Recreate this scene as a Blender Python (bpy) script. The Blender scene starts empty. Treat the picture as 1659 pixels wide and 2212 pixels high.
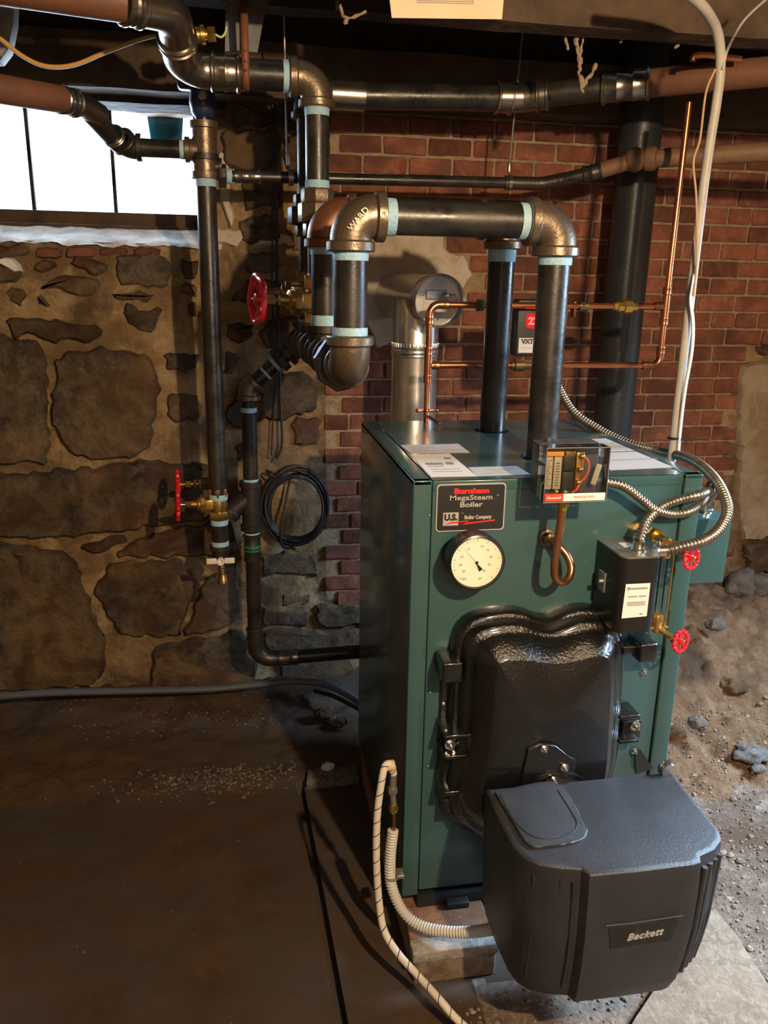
import bpy, bmesh, math, random
from mathutils import Vector, Matrix, noise as mnoise
random.seed(7)
S = bpy.context.scene
C = S.collection

# ------------------------------------------------------------------ camera
CAM = Vector((-0.36730, -1.66471, 1.49594)); FPX = 1756.39
YAW, PIT, ROL = 0.180424, 0.278791, 0.0186490
_f = Vector((math.sin(YAW)*math.cos(PIT), math.cos(YAW)*math.cos(PIT), -math.sin(PIT)))
_r = Vector((math.cos(YAW), -math.sin(YAW), 0)); _u = _r.cross(_f)
RT = _r*math.cos(ROL)+_u*math.sin(ROL); UP = -_r*math.sin(ROL)+_u*math.cos(ROL)
cd = bpy.data.cameras.new('camera'); cam = bpy.data.objects.new('camera', cd); C.objects.link(cam)
cam.matrix_world = Matrix((( RT.x, UP.x, -_f.x, CAM.x), (RT.y, UP.y, -_f.y, CAM.y), (RT.z, UP.z, -_f.z, CAM.z), (0, 0, 0, 1)))
cd.sensor_fit = 'VERTICAL'; cd.sensor_height = 24; cd.lens = FPX/2212*24; cd.clip_start = .02
S.camera = cam

def at(px, py, **k):
    "the point of the room seen at a photo pixel, at a known depth x=, y= or height z="
    (a, v), = k.items(); i = 'xyz'.index(a)
    d = _f+RT*((px-829.5)/FPX)-UP*((py-1106)/FPX)
    return CAM+d*((v-CAM[i])/d[i])

# ------------------------------------------------------------------ light
S.view_settings.view_transform = 'Standard'; S.view_settings.look = 'None'
S.view_settings.gamma = 1; S.view_settings.exposure = 0.32; S.view_settings.use_curve_mapping = False
W = bpy.data.worlds.new('world'); S.world = W; W.use_nodes = True
W.node_tree.nodes['Background'].inputs[0].default_value = (.80, .90, 1, 1)
W.node_tree.nodes['Background'].inputs[1].default_value = 4.0
def light(name, kind, loc, energy, col, size=.1, target=None, sy=None):
    l = bpy.data.lights.new(name, kind); l.energy = energy; l.color = col
    o = bpy.data.objects.new(name, l); C.objects.link(o); o.location = loc
    if kind == 'AREA':
        l.size = size
        if sy: l.shape = 'RECTANGLE'; l.size_y = sy
    else: l.shadow_soft_size = size
    if target is not None:
        o.rotation_euler = (Vector(target)-Vector(loc)).to_track_quat('-Z', 'Y').to_euler()
    return o
light('bulb_light', 'POINT', (.42, -1.75, 2.02), 190, (1.0, .72, .42), .03)
light('window_daylight_right', 'AREA', (2.70, -.20, 1.60), 125, (.52, .74, 1.0), 1.2, (0.9, -.6, -.1), .55).data.spread = math.radians(105)
light('window_daylight_back', 'AREA', (-.85, 1.98, 2.02), 85, (.66, .82, 1.0), 1.3, (-.8, 1.3, 1.62), .5)
light('rear_area_light', 'AREA', (.2, -2.7, 1.9), 8, (.62, .78, 1.0), .8, (0, .4, .9), .5)  # weak bluish area light behind the camera, facing the boiler

# ------------------------------------------------------------------ materials
def srgb(r, g, b):
    f = lambda c: (c/12.92 if c <= .04045 else ((c+.055)/1.055)**2.4)
    return (f(r/255), f(g/255), f(b/255), 1)
def lin(c): return (*c, 1) if len(c) == 3 else c
def M(name, col, rough=.5, metal=0., col2=None, ns=8, bump=0., bs=40, rv=0., coat=0., emit=None, es=1, alpha=None, spec=.5, contrast=(.35, .65)):
    m = bpy.data.materials.new(name); m.use_nodes = True; nt = m.node_tree; N = nt.nodes; L = nt.links
    b = N['Principled BSDF']; b.inputs['Base Color'].default_value = lin(col)
    b.inputs['Roughness'].default_value = rough; b.inputs['Metallic'].default_value = metal
    b.inputs['Specular IOR Level'].default_value = spec
    if coat: b.inputs['Coat Weight'].default_value = coat; b.inputs['Coat Roughness'].default_value = .12
    if emit: b.inputs['Emission Color'].default_value = lin(emit); b.inputs['Emission Strength'].default_value = es
    if alpha is not None: b.inputs['Alpha'].default_value = alpha
    tc = N.new('ShaderNodeTexCoord')
    if col2 or rv:
        n = N.new('ShaderNodeTexNoise'); n.inputs['Scale'].default_value = ns; n.inputs['Detail'].default_value = 8; n.inputs['Roughness'].default_value = .62
        L.new(tc.outputs['Object'], n.inputs['Vector'])
        r = N.new('ShaderNodeMapRange'); r.inputs['From Min'].default_value = contrast[0]; r.inputs['From Max'].default_value = contrast[1]
        L.new(n.outputs['Fac'], r.inputs['Value'])
        if col2:
            x = N.new('ShaderNodeMix'); x.data_type = 'RGBA'; x.inputs['A'].default_value = lin(col); x.inputs['B'].default_value = lin(col2)
            L.new(r.outputs[0], x.inputs['Factor']); L.new(x.outputs['Result'], b.inputs['Base Color'])
        if rv:
            q = N.new('ShaderNodeMapRange'); q.inputs['To Min'].default_value = max(0, rough-rv); q.inputs['To Max'].default_value = min(1, rough+rv)
            L.new(r.outputs[0], q.inputs['Value']); L.new(q.outputs[0], b.inputs['Roughness'])
    if bump:
        n2 = N.new('ShaderNodeTexNoise'); n2.inputs['Scale'].default_value = bs; n2.inputs['Detail'].default_value = 6
        L.new(tc.outputs['Object'], n2.inputs['Vector'])
        bp = N.new('ShaderNodeBump'); bp.inputs['Strength'].default_value = bump; bp.inputs['Distance'].default_value = .01
        L.new(n2.outputs['Fac'], bp.inputs['Height']); L.new(bp.outputs['Normal'], b.inputs['Normal'])
    return m
def earth(name, cols, scales, bump=.6, bs=30, rough=.9, dist=.02, attr=None):
    "layered noise mix of several colours, for stone, mortar, dirt"
    m = bpy.data.materials.new(name); m.use_nodes = True; nt = m.node_tree; N = nt.nodes; L = nt.links
    b = N['Principled BSDF']; b.inputs['Roughness'].default_value = rough; b.inputs['Specular IOR Level'].default_value = .25
    tc = N.new('ShaderNodeTexCoord'); prev = None
    for i, c in enumerate(cols):
        if i == 0: prev = lin(c); continue
        n = N.new('ShaderNodeTexNoise'); n.inputs['Scale'].default_value = scales[i-1]; n.inputs['Detail'].default_value = 9; n.inputs['Roughness'].default_value = .65
        n.inputs['Distortion'].default_value = .6
        mp = N.new('ShaderNodeMapping'); mp.inputs['Location'].default_value = (i*3.7, i*1.3, i*2.1)
        L.new(tc.outputs['Object'], mp.inputs['Vector']); L.new(mp.outputs[0], n.inputs['Vector'])
        r = N.new('ShaderNodeMapRange'); r.inputs['From Min'].default_value = .46; r.inputs['From Max'].default_value = .62
        L.new(n.outputs['Fac'], r.inputs['Value'])
        x = N.new('ShaderNodeMix'); x.data_type = 'RGBA'; x.inputs['B'].default_value = lin(c)
        if isinstance(prev, tuple): x.inputs['A'].default_value = prev
        else: L.new(prev, x.inputs['A'])
        L.new(r.outputs[0], x.inputs['Factor']); prev = x.outputs['Result']
    if attr:
        a = N.new('ShaderNodeAttribute'); a.attribute_name = attr
        h = N.new('ShaderNodeHueSaturation')
        mr = N.new('ShaderNodeMapRange'); mr.inputs['To Min'].default_value = .62; mr.inputs['To Max'].default_value = 1.35
        L.new(a.outputs['Fac'], mr.inputs['Value']); L.new(mr.outputs[0], h.inputs['Value']); L.new(prev, h.inputs['Color']); prev = h.outputs['Color']
    L.new(prev, b.inputs['Base Color'])
    n2 = N.new('ShaderNodeTexNoise'); n2.inputs['Scale'].default_value = bs; n2.inputs['Detail'].default_value = 10; n2.inputs['Roughness'].default_value = .7
    L.new(tc.outputs['Object'], n2.inputs['Vector'])
    bp = N.new('ShaderNodeBump'); bp.inputs['Strength'].default_value = bump; bp.inputs['Distance'].default_value = dist
    L.new(n2.outputs['Fac'], bp.inputs['Height']); L.new(bp.outputs['Normal'], b.inputs['Normal'])
    return m

TEAL = M('teal_enamel', (.036, .090, .088), .24, 0, (.042, .098, .096), 3, .04, 300, coat=.35)
TEALTOP = TEAL
PIPE = M('black_steel_pipe', (.017, .016, .016), .36, .35, (.040, .034, .027), 14, .05, 90, rv=.1, spec=.6)
IRON = M('malleable_iron', (.22, .165, .11), .40, .75, (.15, .11, .075), 22, .12, 120, rv=.1)
IRONDK = M('dark_iron_fitting', (.07, .062, .054), .42, .7, (.05, .042, .036), 22, .1, 120)
PRESS = M('press_fitting_steel', (.36, .32, .27), .27, .95, (.25, .22, .18), 18, .03, 90)
TAPE = M('light_blue_thread_tape', (.26, .46, .62), .6, 0, (.36, .55, .62), 90, .3, 200)
TAPEG = M('pale_green_thread_tape', (.40, .60, .64), .6, 0, (.30, .50, .64), 90, .3, 200)
BRASS = M('brass', (.80, .52, .16), .30, .95, (.62, .38, .11), 30, .04, 100)
BRASSDK = M('tarnished_brass', (.30, .20, .09), .38, .9, (.18, .13, .07), 40)
COPPER = M('copper', (.74, .29, .13), .26, .95, (.52, .19, .09), 20)
COPPERDK = M('tarnished_copper', (.42, .17, .085), .33, .95, (.30, .12, .06), 16)
RED = M('red_wheel_paint', (.62, .012, .022), .28, .1, coat=.6)
GALV = M('galvanized_sheet', (.74, .73, .69), .27, .92, (.58, .57, .54), 40, .02, 60)
CHROME = M('zinc_plated_steel', (.62, .60, .55), .22, 1)
BLACKG = M('glossy_black_castiron', (.006, .006, .006), .20, 0, None, 8, .30, 170, coat=.7)
PLASTIC = M('black_moulded_plastic', (.021, .021, .024), .44, 0, (.030, .029, .030), 12, .25, 420)
BLACK = M('matte_black', (.012, .012, .012), .5)
RUBBER = M('black_cable_jacket', (.012, .012, .013), .5)
WHITE = M('white_plastic', (.74, .68, .58), .4)
PAPER = M('paper_label', (.60, .56, .52), .55, 0, (.54, .51, .48), 12)
PAPERW = M('white_paper_label', (.80, .76, .69), .55)
INK = M('printed_ink', (.06, .05, .05), .6)
INKG = M('grey_print', (.30, .27, .24), .6)
BROWNP = M('brown_painted_pipe', (.17, .072, .036), .55, 0, (.13, .055, .030), 9, .15, 60)
TANP = M('rusty_pipe', (.20, .105, .05), .6, 0, (.13, .07, .04), 12, .2, 60)
SOIL = M('black_soil_pipe', (.020, .022, .026), .38, .1, (.030, .031, .034), 9, .1, 80)
REDTXT = M('red_lettering', (.70, .02, .015), .5)
SILV = M('silver_lettering', (.50, .47, .42), .4, .3)
GREEN = M('green_marking', (.01, .16, .05), .6)
ORANGE = M('orange_label', (.80, .30, .04), .5)
REDLAB = M('red_label', (.72, .06, .03), .5)
GREY = M('grey_enamel', (.085, .080, .075), .42, .3)
GREYL = M('grey_metal', (.30, .29, .27), .4, .7)
WIRE = M('red_wire', (.65, .08, .03), .45)
CLOTH = M('braided_white_sleeve', (.66, .60, .50), .6, 0, None, 8, .3, 500)
HOSEW = M('ribbed_white_conduit', (.52, .50, .44), .5)
PVC = M('grey_conduit', (.44, .41, .36), .5, 0, (.34, .32, .28), 20)
FOIL = M('white_flat_cable', (.72, .68, .62), .3, .3)
LED = M('red_led', (.8, .02, .02), .4, emit=(1, .03, .03), es=9)
LEDBG = M('red_led_window', (.25, .0, .0), .3, emit=(1, .0, .0), es=.9)
CARD = M('manila_card', (.78, .62, .42), .7, 0, (.72, .56, .37), 9)
CONC = earth('concrete_block', [(.23, .17, .11), (.15, .10, .065), (.30, .24, .18)], [6, 22], .5, 60)
WOOD = M('old_dark_timber_and_shade', (.034, .022, .014), .9, 0, (.016, .011, .008), 7, .7, 20)  # dark old timber, also used to paint shade on the left joist
WOODL = M('brown_timber', (.085, .050, .027), .85, 0, (.035, .022, .014), 9, .7, 24)
MORTAR = earth('ochre_mortar', [(.46, .31, .15), (.30, .19, .092), (.52, .37, .20), (.13, .088, .05), (.23, .14, .07)], [4, 13, 3.2, 7], 1, 20, dist=.03)
STONE = earth('field_stone', [(.135, .105, .072), (.075, .060, .045), (.20, .15, .095), (.055, .042, .030), (.25, .16, .080), (.11, .055, .032)], [5, 9, 17, 3.6, 6], 1, 16, attr='tint', dist=.035)
PLASTER = earth('old_plaster', [(.46, .40, .31), (.38, .31, .22), (.54, .48, .39)], [5, 13], .35, 25)
DUSTP = earth('dusty_white_plaster', [(.74, .73, .70), (.58, .56, .53), (.84, .83, .80)], [6, 15], .6, 30)
BRICK = earth('red_brick', [(.25, .085, .050), (.19, .066, .042), (.29, .115, .068), (.13, .055, .040)], [7, 20, 5], .5, 60, attr='tint')
BMORT = earth('grey_brick_mortar', [(.36, .25, .155), (.27, .185, .12), (.42, .31, .20)], [9, 30], .7, 60)
DIRTL = earth('brown_packed_dirt', [(.105, .060, .032), (.070, .040, .024), (.13, .075, .04), (.085, .066, .052)], [4, 14, 2.2], .9, 40)
SLAB = earth('stained_concrete_slab', [(.060, .034, .018), (.045, .026, .015), (.072, .041, .022), (.056, .045, .037)], [3, 9, 2], .25, 30, .75)
GRAVEL = earth('gravelly_dirt', [(.28, .20, .145), (.18, .125, .09), (.38, .30, .24), (.15, .09, .055)], [8, 60, 3], 1, 70)
BANK = earth('rubble_dirt_bank', [(.19, .105, .052), (.12, .068, .035), (.26, .155, .085), (.075, .045, .027)], [5, 16, 3], 1, 26)
PEBB = earth('pebble_stone', [(.22, .19, .165), (.13, .105, .085), (.30, .25, .20)], [30, 60], .4, 60)
RUBB = earth('grey_rubble', [(.19, .17, .15), (.11, .095, .085), (.26, .235, .21)], [30, 70], .9, 80)
GLASSP = bpy.data.materials.new('clear_plastic'); GLASSP.use_nodes = True
def _glass(m, tint=(1, 1, 1), k=.10, rough=.03):
    N = m.node_tree.nodes; L = m.node_tree.links; N.remove(N['Principled BSDF']); out = N['Material Output']
    t = N.new('ShaderNodeBsdfTransparent'); t.inputs[0].default_value = lin(tint)
    g = N.new('ShaderNodeBsdfGlossy'); g.inputs['Roughness'].default_value = rough
    x = N.new('ShaderNodeMixShader'); fr = N.new('ShaderNodeFresnel'); fr.inputs[0].default_value = 1.45
    a = N.new('ShaderNodeMath'); a.operation = 'ADD'; a.inputs[1].default_value = k; a.use_clamp = True
    L.new(fr.outputs[0], a.inputs[0]); L.new(a.outputs[0], x.inputs[0]); L.new(t.outputs[0], x.inputs[1]); L.new(g.outputs[0], x.inputs[2]); L.new(x.outputs[0], out.inputs[0])
_glass(GLASSP, (.93, .93, .92), .04)
PANE = bpy.data.materials.new('window_glass'); PANE.use_nodes = True; _glass(PANE, (.95, .97, 1), .02, .05)

# ------------------------------------------------------------------ mesh helpers
class MB:
    def __init__(s): s.v = []; s.f = []; s.mi = []; s.cm = 0; s.tint = []; s.ct = .5
    def add(s, vs, fs):
        o = len(s.v); s.v += [tuple(v) for v in vs]
        for f in fs: s.f.append(tuple(i+o for i in f)); s.mi.append(s.cm); s.tint.append(s.ct)
        return s
    def box(s, c, size, R=None, bev=0.):
        c = Vector(c); h = [x/2 for x in size]; b = min(bev, *[x*.49 for x in h]) if bev else 0
        bm = bmesh.new(); bmesh.ops.create_cube(bm, size=1)
        for v in bm.verts: v.co = Vector((v.co.x*size[0], v.co.y*size[1], v.co.z*size[2]))
        if b: bmesh.ops.bevel(bm, geom=bm.edges[:], offset=b, segments=3, affect='EDGES', profile=.5)
        bm.verts.index_update()
        vs = [(R @ v.co if R else v.co)+c for v in bm.verts]; fs = [[v.index for v in f.verts] for f in bm.faces]; bm.free()
        return s.add(vs, fs)
    def span(s, a, b, bev=0.):
        a, b = Vector(a), Vector(b); return s.box((a+b)/2, [abs(x) for x in (b-a)], None, bev)
    def lathe(s, prof, p0, d, n=28, ph=0., caps=True):
        "prof = [(t, r)] along direction d from p0"
        p0 = Vector(p0); d = Vector(d).normalized(); a = d.orthogonal().normalized()
        if abs(d.z) < .9: a = d.cross(Vector((0, 0, 1))).normalized()
        b = d.cross(a); vs = []; fs = []
        for t, r in prof:
            for k in range(n):
                w = ph+2*math.pi*k/n; vs.append(p0+d*t+(a*math.cos(w)+b*math.sin(w))*r)
        m = len(prof)
        for i in range(m-1):
            for k in range(n):
                k2 = (k+1) % n; fs.append((i*n+k, i*n+k2, (i+1)*n+k2, (i+1)*n+k))
        if caps: fs.append(tuple(range(n-1, -1, -1))); fs.append(tuple((m-1)*n+k for k in range(n)))
        return s.add(vs, fs)
    def cyl(s, p0, p1, r, r2=None, n=28):
        p0, p1 = Vector(p0), Vector(p1); L = (p1-p0).length
        return s.lathe([(0, r), (L, r if r2 is None else r2)], p0, p1-p0, n)
    def tube(s, pts, r, n=20, caps=True, flat=None, closed=False):
        pts = [Vector(p) for p in pts]; m = len(pts); rf = r if callable(r) else (lambda t: r)
        T = []
        for i in range(m):
            a = pts[(i-1) % m] if (closed or i > 0) else pts[i]; b = pts[(i+1) % m] if (closed or i < m-1) else pts[i]
            T.append((b-a).normalized())
        nrm = T[0].orthogonal().normalized()
        if abs(T[0].z) < .9: nrm = T[0].cross(Vector((0, 0, 1))).normalized()
        vs = []; fs = []; acc = 0
        for i in range(m):
            if i: nrm = (nrm-T[i]*nrm.dot(T[i])).normalized(); acc += (pts[i]-pts[i-1]).length
            bn = T[i].cross(nrm); rr = rf(acc)
            for k in range(n):
                w = 2*math.pi*k/n; vs.append(pts[i]+nrm*math.cos(w)*rr+bn*math.sin(w)*rr*(flat or 1))
        for i in range(m if closed else m-1):
            j = (i+1) % m
            for k in range(n):
                k2 = (k+1) % n; fs.append((i*n+k, i*n+k2, j*n+k2, j*n+k))
        if caps and not closed: fs.append(tuple(range(n-1, -1, -1))); fs.append(tuple((m-1)*n+k for k in range(n)))
        return s.add(vs, fs)
    def torus(s, c, axis, R, r, n=36, m=10):
        c = Vector(c); d = Vector(axis).normalized(); a = d.orthogonal().normalized(); b = d.cross(a)
        return s.tube([c+(a*math.cos(2*math.pi*k/n)+b*math.sin(2*math.pi*k/n))*R for k in range(n)], r, m, closed=True)
    def ball(s, c, r, sc=(1, 1, 1), n=14):
        c = Vector(c); vs = []; fs = []
        for i in range(n+1):
            t = math.pi*i/n
            for k in range(n*2):
                w = math.pi*k/n; vs.append(c+Vector((math.sin(t)*math.cos(w)*r*sc[0], math.sin(t)*math.sin(w)*r*sc[1], math.cos(t)*r*sc[2])))
        for i in range(n):
            for k in range(n*2):
                k2 = (k+1) % (n*2); fs.append((i*2*n+k, (i+1)*2*n+k, (i+1)*2*n+k2, i*2*n+k2))
        return s.add(vs, fs)
    def prism(s, poly, thick, frame, bev=0.):
        "poly [(u,v)] in a frame (origin, U, V, N), extruded by thick along N"
        o, U, V, Nn = frame; bm = bmesh.new()
        vs = [bm.verts.new(o+U*u+V*v) for u, v in poly]; f = bm.faces.new(vs); f.normal_update()
        if f.normal.dot(Nn) > 0: f.normal_flip()
        r = bmesh.ops.extrude_face_region(bm, geom=[f])
        top = [g for g in r['geom'] if isinstance(g, bmesh.types.BMVert)]
        for v in top: v.co += Nn*thick
        if bev:
            tf = [g for g in r['geom'] if isinstance(g, bmesh.types.BMFace)][0]
            bmesh.ops.bevel(bm, geom=list(tf.edges), offset=bev, segments=3, affect='EDGES', profile=.5)
        bmesh.ops.recalc_face_normals(bm, faces=bm.faces[:]); bm.verts.index_update()
        a = [v.co.copy() for v in bm.verts]; fs = [[v.index for v in f.verts] for f in bm.faces]; bm.free()
        return s.add(a, fs)
    def mesh(s, name, mats, smooth=35, tint=False):
        me = bpy.data.meshes.new(name); me.from_pydata(s.v, [], s.f); me.validate()
        for m in (mats if isinstance(mats, (list, tuple)) else [mats]): me.materials.append(m)
        if len(me.polygons) == len(s.mi):
            me.polygons.foreach_set('material_index', s.mi)
            if tint:
                a = me.attributes.new('tint', 'FLOAT', 'FACE'); a.data.foreach_set('value', s.tint)
        bm = bmesh.new(); bm.from_mesh(me)
        if not tint: bmesh.ops.recalc_face_normals(bm, faces=bm.faces[:])
        bm.to_mesh(me); bm.free()
        if smooth:
            me.polygons.foreach_set('use_smooth', [True]*len(me.polygons)); me.set_sharp_from_angle(angle=math.radians(smooth))
        return me

def obj(name, mb, mats, parent=None, smooth=35, tint=False, label=None):
    me = mb.mesh(name, mats, smooth, tint) if isinstance(mb, MB) else mb
    o = bpy.data.objects.new(name, me); C.objects.link(o)
    if parent:
        o.parent = parent
        p = parent; off = Vector((0, 0, 0))
        while p: off += p.location; p = p.parent
        o.location = -off
    if label: o['label'] = label
    return o
def tag(o, label, cat, group=None, kind=None):
    o['label'] = label; o['category'] = cat
    if group: o['group'] = group
    if kind: o['kind'] = kind
    return o
def thing(name, label, cat, loc=(0, 0, 0), group=None):
    o = bpy.data.objects.new(name, None); C.objects.link(o); o.location = loc; o.empty_display_size = .05
    return tag(o, label, cat, group)
def struct(name, mb, mats, **k):
    o = obj(name, mb, mats, **k); o['kind'] = 'structure'; return o
def part(name, parent, mats, fn, **k):
    m = MB(); fn(m); return obj(name, m, mats, parent, **k)
X, Y, Z = Vector((1, 0, 0)), Vector((0, 1, 0)), Vector((0, 0, 1))

def arc_corner(a, c, b, R, n=10):
    "points of a filleted corner a-c-b with bend radius R (setback distance R*tan)"
    a, c, b = Vector(a), Vector(c), Vector(b); da = (a-c).normalized(); db = (b-c).normalized()
    ang = da.angle(db); half = ang/2; setb = R/math.tan(half); setb = min(setb, (a-c).length*.95, (b-c).length*.95); R = setb*math.tan(half)
    ctr = c+(da+db).normalized()*(R/math.sin(half)); p0 = c+da*setb; p1 = c+db*setb
    v0 = p0-ctr; v1 = p1-ctr; tot = v0.angle(v1); ax = v0.cross(v1).normalized()
    return [ctr+Matrix.Rotation(tot*i/n, 3, ax) @ v0 for i in range(n+1)]
def route(pts, R, n=10):
    pts = [Vector(p) for p in pts]; out = [pts[0]]
    for i in range(1, len(pts)-1): out += arc_corner(pts[i-1], pts[i], pts[i+1], R, n)
    return out+[pts[-1]]
def smooth_path(pts, n=12):
    "Catmull-Rom"
    P_ = [Vector(p) for p in pts]; P_ = [P_[0]*2-P_[1]]+P_+[P_[-1]*2-P_[-2]]; out = []
    for i in range(1, len(P_)-2):
        a, b, c, d = P_[i-1:i+3]
        for k in range(n):
            t = k/n; out.append(.5*((2*b)+(c-a)*t+(2*a-5*b+4*c-d)*t*t+(3*b-a-3*c+d)*t**3))
    return out+[P_[-2]]
def elbow(mb, c, a, b, r, k=1.55, body=1.22, col=1.42, cl=.62):
    "threaded elbow at corner c towards a and b"
    c = Vector(c); da = (Vector(a)-c).normalized(); db = (Vector(b)-c).normalized(); e = k*r+cl*r
    s = 1/math.tan(da.angle(db)/2)
    e1 = max(.9*r, k*r*s)
    pts = arc_corner(c+da*(e1+.02*r+1e-4)*1.1, c, c+db*(e1+1e-4)*1.1, k*r, 14)
    mb.tube(pts, r*body, 28, caps=False)
    for d in (da, db):
        q = (pts[0] if d is da else pts[-1])
        mb.lathe([(-.14*r, r*body*.98), (0, r*body), (.06*r, r*col*.97), (.12*r, r*col), ((cl-.06)*r, r*col), (cl*r, r*col*.96), (cl*r, r*.8)], q, d, 28, caps=False)
    return e1+cl*r
def tee(mb, c, d, br, r, rb=None, L=1.9, body=1.22, col=1.42):
    "threaded tee: run along d, branch towards br"
    c = Vector(c); d = Vector(d).normalized(); br = Vector(br).normalized(); rb = rb or r; l = L*r; cl = .6*r
    mb.lathe([(-l, r*.8), (-l, r*col), (-l+cl, r*col), (-l+cl+.08*r, r*body), (l-cl-.08*r, r*body), (l-cl, r*col), (l, r*col), (l, r*.8)], c, d, 28, caps=False)
    l2 = r*1.1+rb*.95
    mb.lathe([(0, rb*body), (l2-.6*rb, rb*body), (l2-.5*rb, rb*col), (l2, rb*col), (l2, rb*.8)], c, br, 28, caps=False)
def presscoup(mb, a, b, r, beads=2):
    "smooth press coupling with raised beads from a to b"
    a, b = Vector(a), Vector(b); L = (b-a).length; w = r*.16; R = r*1.12
    P_ = [(0, r*.95), (0, r*1.16), (w*.6, r*1.26), (w*1.4, r*1.26), (w*2, R)]
    for i in range(beads-1):
        t = L*(i+1)/beads; P_ += [(t-w, R), (t-w*.3, R*1.06), (t+w*.3, R*1.06), (t+w, R)]
    P_ += [(L-w*2, R), (L-w*1.4, r*1.26), (L-w*.6, r*1.26), (L, r*1.16), (L, r*.95)]
    mb.lathe(P_, a, b-a, 28, caps=False)
def pipe(par, a, b, r, m=None, name='pipe'): return part(name, par, m or PIPE, lambda q: q.cyl(a, b, r, n=36))
def tape(par, c, d, r, L=.02, m=None):
    c = Vector(c); d = Vector(d).normalized()
    return part('thread_tape', par, m or TAPE, lambda q: q.lathe([(0, r*1.0), (0, r*1.045), (L*.5, r*1.06), (L, r*1.035), (L, r)], c, d, 32, caps=False))
def hexnut(mb, a, b, r, n=6, ph=.2): mb.lathe([(0, r*.9), (0, r*.96), ((Vector(b)-Vector(a)).length*.08, r), ((Vector(b)-Vector(a)).length*.92, r), ((Vector(b)-Vector(a)).length, r*.96), ((Vector(b)-Vector(a)).length, r*.7)], a, Vector(b)-Vector(a), n, ph)
def handwheel(par, c, axis, R, lobes=6, name='handwheel'):
    c = Vector(c); d = Vector(axis).normalized(); a = d.orthogonal().normalized()
    if abs(d.z) < .9: a = d.cross(Z).normalized()
    b = d.cross(a)
    def f(m):
        n = 96; pts = []
        for k in range(n):
            w = 2*math.pi*k/n; rr = R*(.90+.09*math.cos(lobes*2*w)) if lobes > 5 else R*(.93+.06*math.cos(lobes*w)); pts.append(c+(a*math.cos(w)+b*math.sin(w))*rr)
        m.tube(pts, R*.125, 10, closed=True)
        for k in range(lobes):
            w = 2*math.pi*k/lobes; e = a*math.cos(w)+b*math.sin(w)
            m.tube([c+e*R*.12-d*R*.10, c+e*R*.5-d*R*.10, c+e*R*.92], R*.085, 8)
        m.lathe([(-R*.2, R*.24), (R*.1, R*.24), (R*.13, R*.18)], c, d, 20)
    return part(name, par, RED, f)
def loc_text(par, s, org, U, V, h, m, name='lettering', align='CENTER', ext=.0006, bold=0., sx=1., font=None):
    cu = bpy.data.curves.new(name, 'FONT'); cu.body = s; cu.size = h*1.38; cu.align_x = align; cu.align_y = 'CENTER'; cu.extrude = ext; cu.offset = bold; cu.resolution_u = 3
    t = bpy.data.objects.new('tmp', cu); C.objects.link(t); dg = bpy.context.evaluated_depsgraph_get(); dg.update()
    me = bpy.data.meshes.new_from_object(t.evaluated_get(dg)); bpy.data.objects.remove(t); bpy.data.curves.remove(cu)
    U = Vector(U).normalized(); V = Vector(V).normalized(); Nn = U.cross(V)
    mt = Matrix(((U.x*sx, V.x, Nn.x, org[0]), (U.y*sx, V.y, Nn.y, org[1]), (U.z*sx, V.z, Nn.z, org[2]), (0, 0, 0, 1)))
    me.transform(mt); me.materials.clear(); me.materials.append(m); me.name = name
    return obj(name, me, None, par)

# ================================================================== THE ROOM
WY = 1.40                                   # front face of the back wall
def n3(x, y, z, s=1.): return mnoise.fractal(Vector((x*s, y*s, z*s)), .9, 2.1, 4)
def wp(px, py, y=WY): p = at(px, py, y=y); return (p.x, p.z)
def inpoly(x, z, P_):
    c = False; n = len(P_)
    for i in range(n):
        x1, z1 = P_[i]; x2, z2 = P_[(i+1) % n]
        if (z1 > z) != (z2 > z) and x < (x2-x1)*(z-z1)/(z2-z1)+x1: c = not c
    return c
WX0, WX1, WZ0, WZ1 = -1.48, -.487, 1.598, 2.062       # window recess
BX0 = wp(699, 1000)[0]; BX1 = wp(1586, 900)[0]; BZB = wp(700, 1300)[1]; BZS = wp(1586, 735)[1]; BZT = 2.10
def isbrick(x, z):
    j = .035*(1 if int(z/.0655) % 2 else -1)*.6
    if z > BZT or z < BZB or x < BX0-(.0 if z < 1.45 else .02): return False
    if x > BX1+j and z < BZS: return False
    return x < 2.3
PL = [wp(*p) for p in ((716, 470), (955, 505), (962, 535), (1003, 548), (1010, 578), (1026, 590), (1004, 618), (986, 640), (960, 700), (850, 735), (822, 758), (800, 742), (790, 700), (716, 716))]
wall = MB()
def wy(x, z):
    k = .25 if isbrick(x, z) else 1
    return WY+(.016*n3(x, 3, z, 5)+.009*n3(x, 7, z, 19))*k
step = .02; nx = int(5.4/step); nz = int(2.90/step)
gv = [(-2.6+i*step, wy(-2.6+i*step, -.42+j*step), -.42+j*step) for j in range(nz+1) for i in range(nx+1)]
gf = []; gm = []
o_ = 0
for j in range(nz):
    for i in range(nx):
        x = -2.6+(i+.5)*step; z = -.42+(j+.5)*step
        if WX0 < x < WX1 and WZ0 < z < WZ1: continue
        gf.append((j*(nx+1)+i, j*(nx+1)+i+1, (j+1)*(nx+1)+i+1, (j+1)*(nx+1)+i)); gm.append(2 if isbrick(x, z) else 0)
wall.v = gv; wall.f = gf; wall.mi = gm; wall.tint = [.5]*len(gf)
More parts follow.
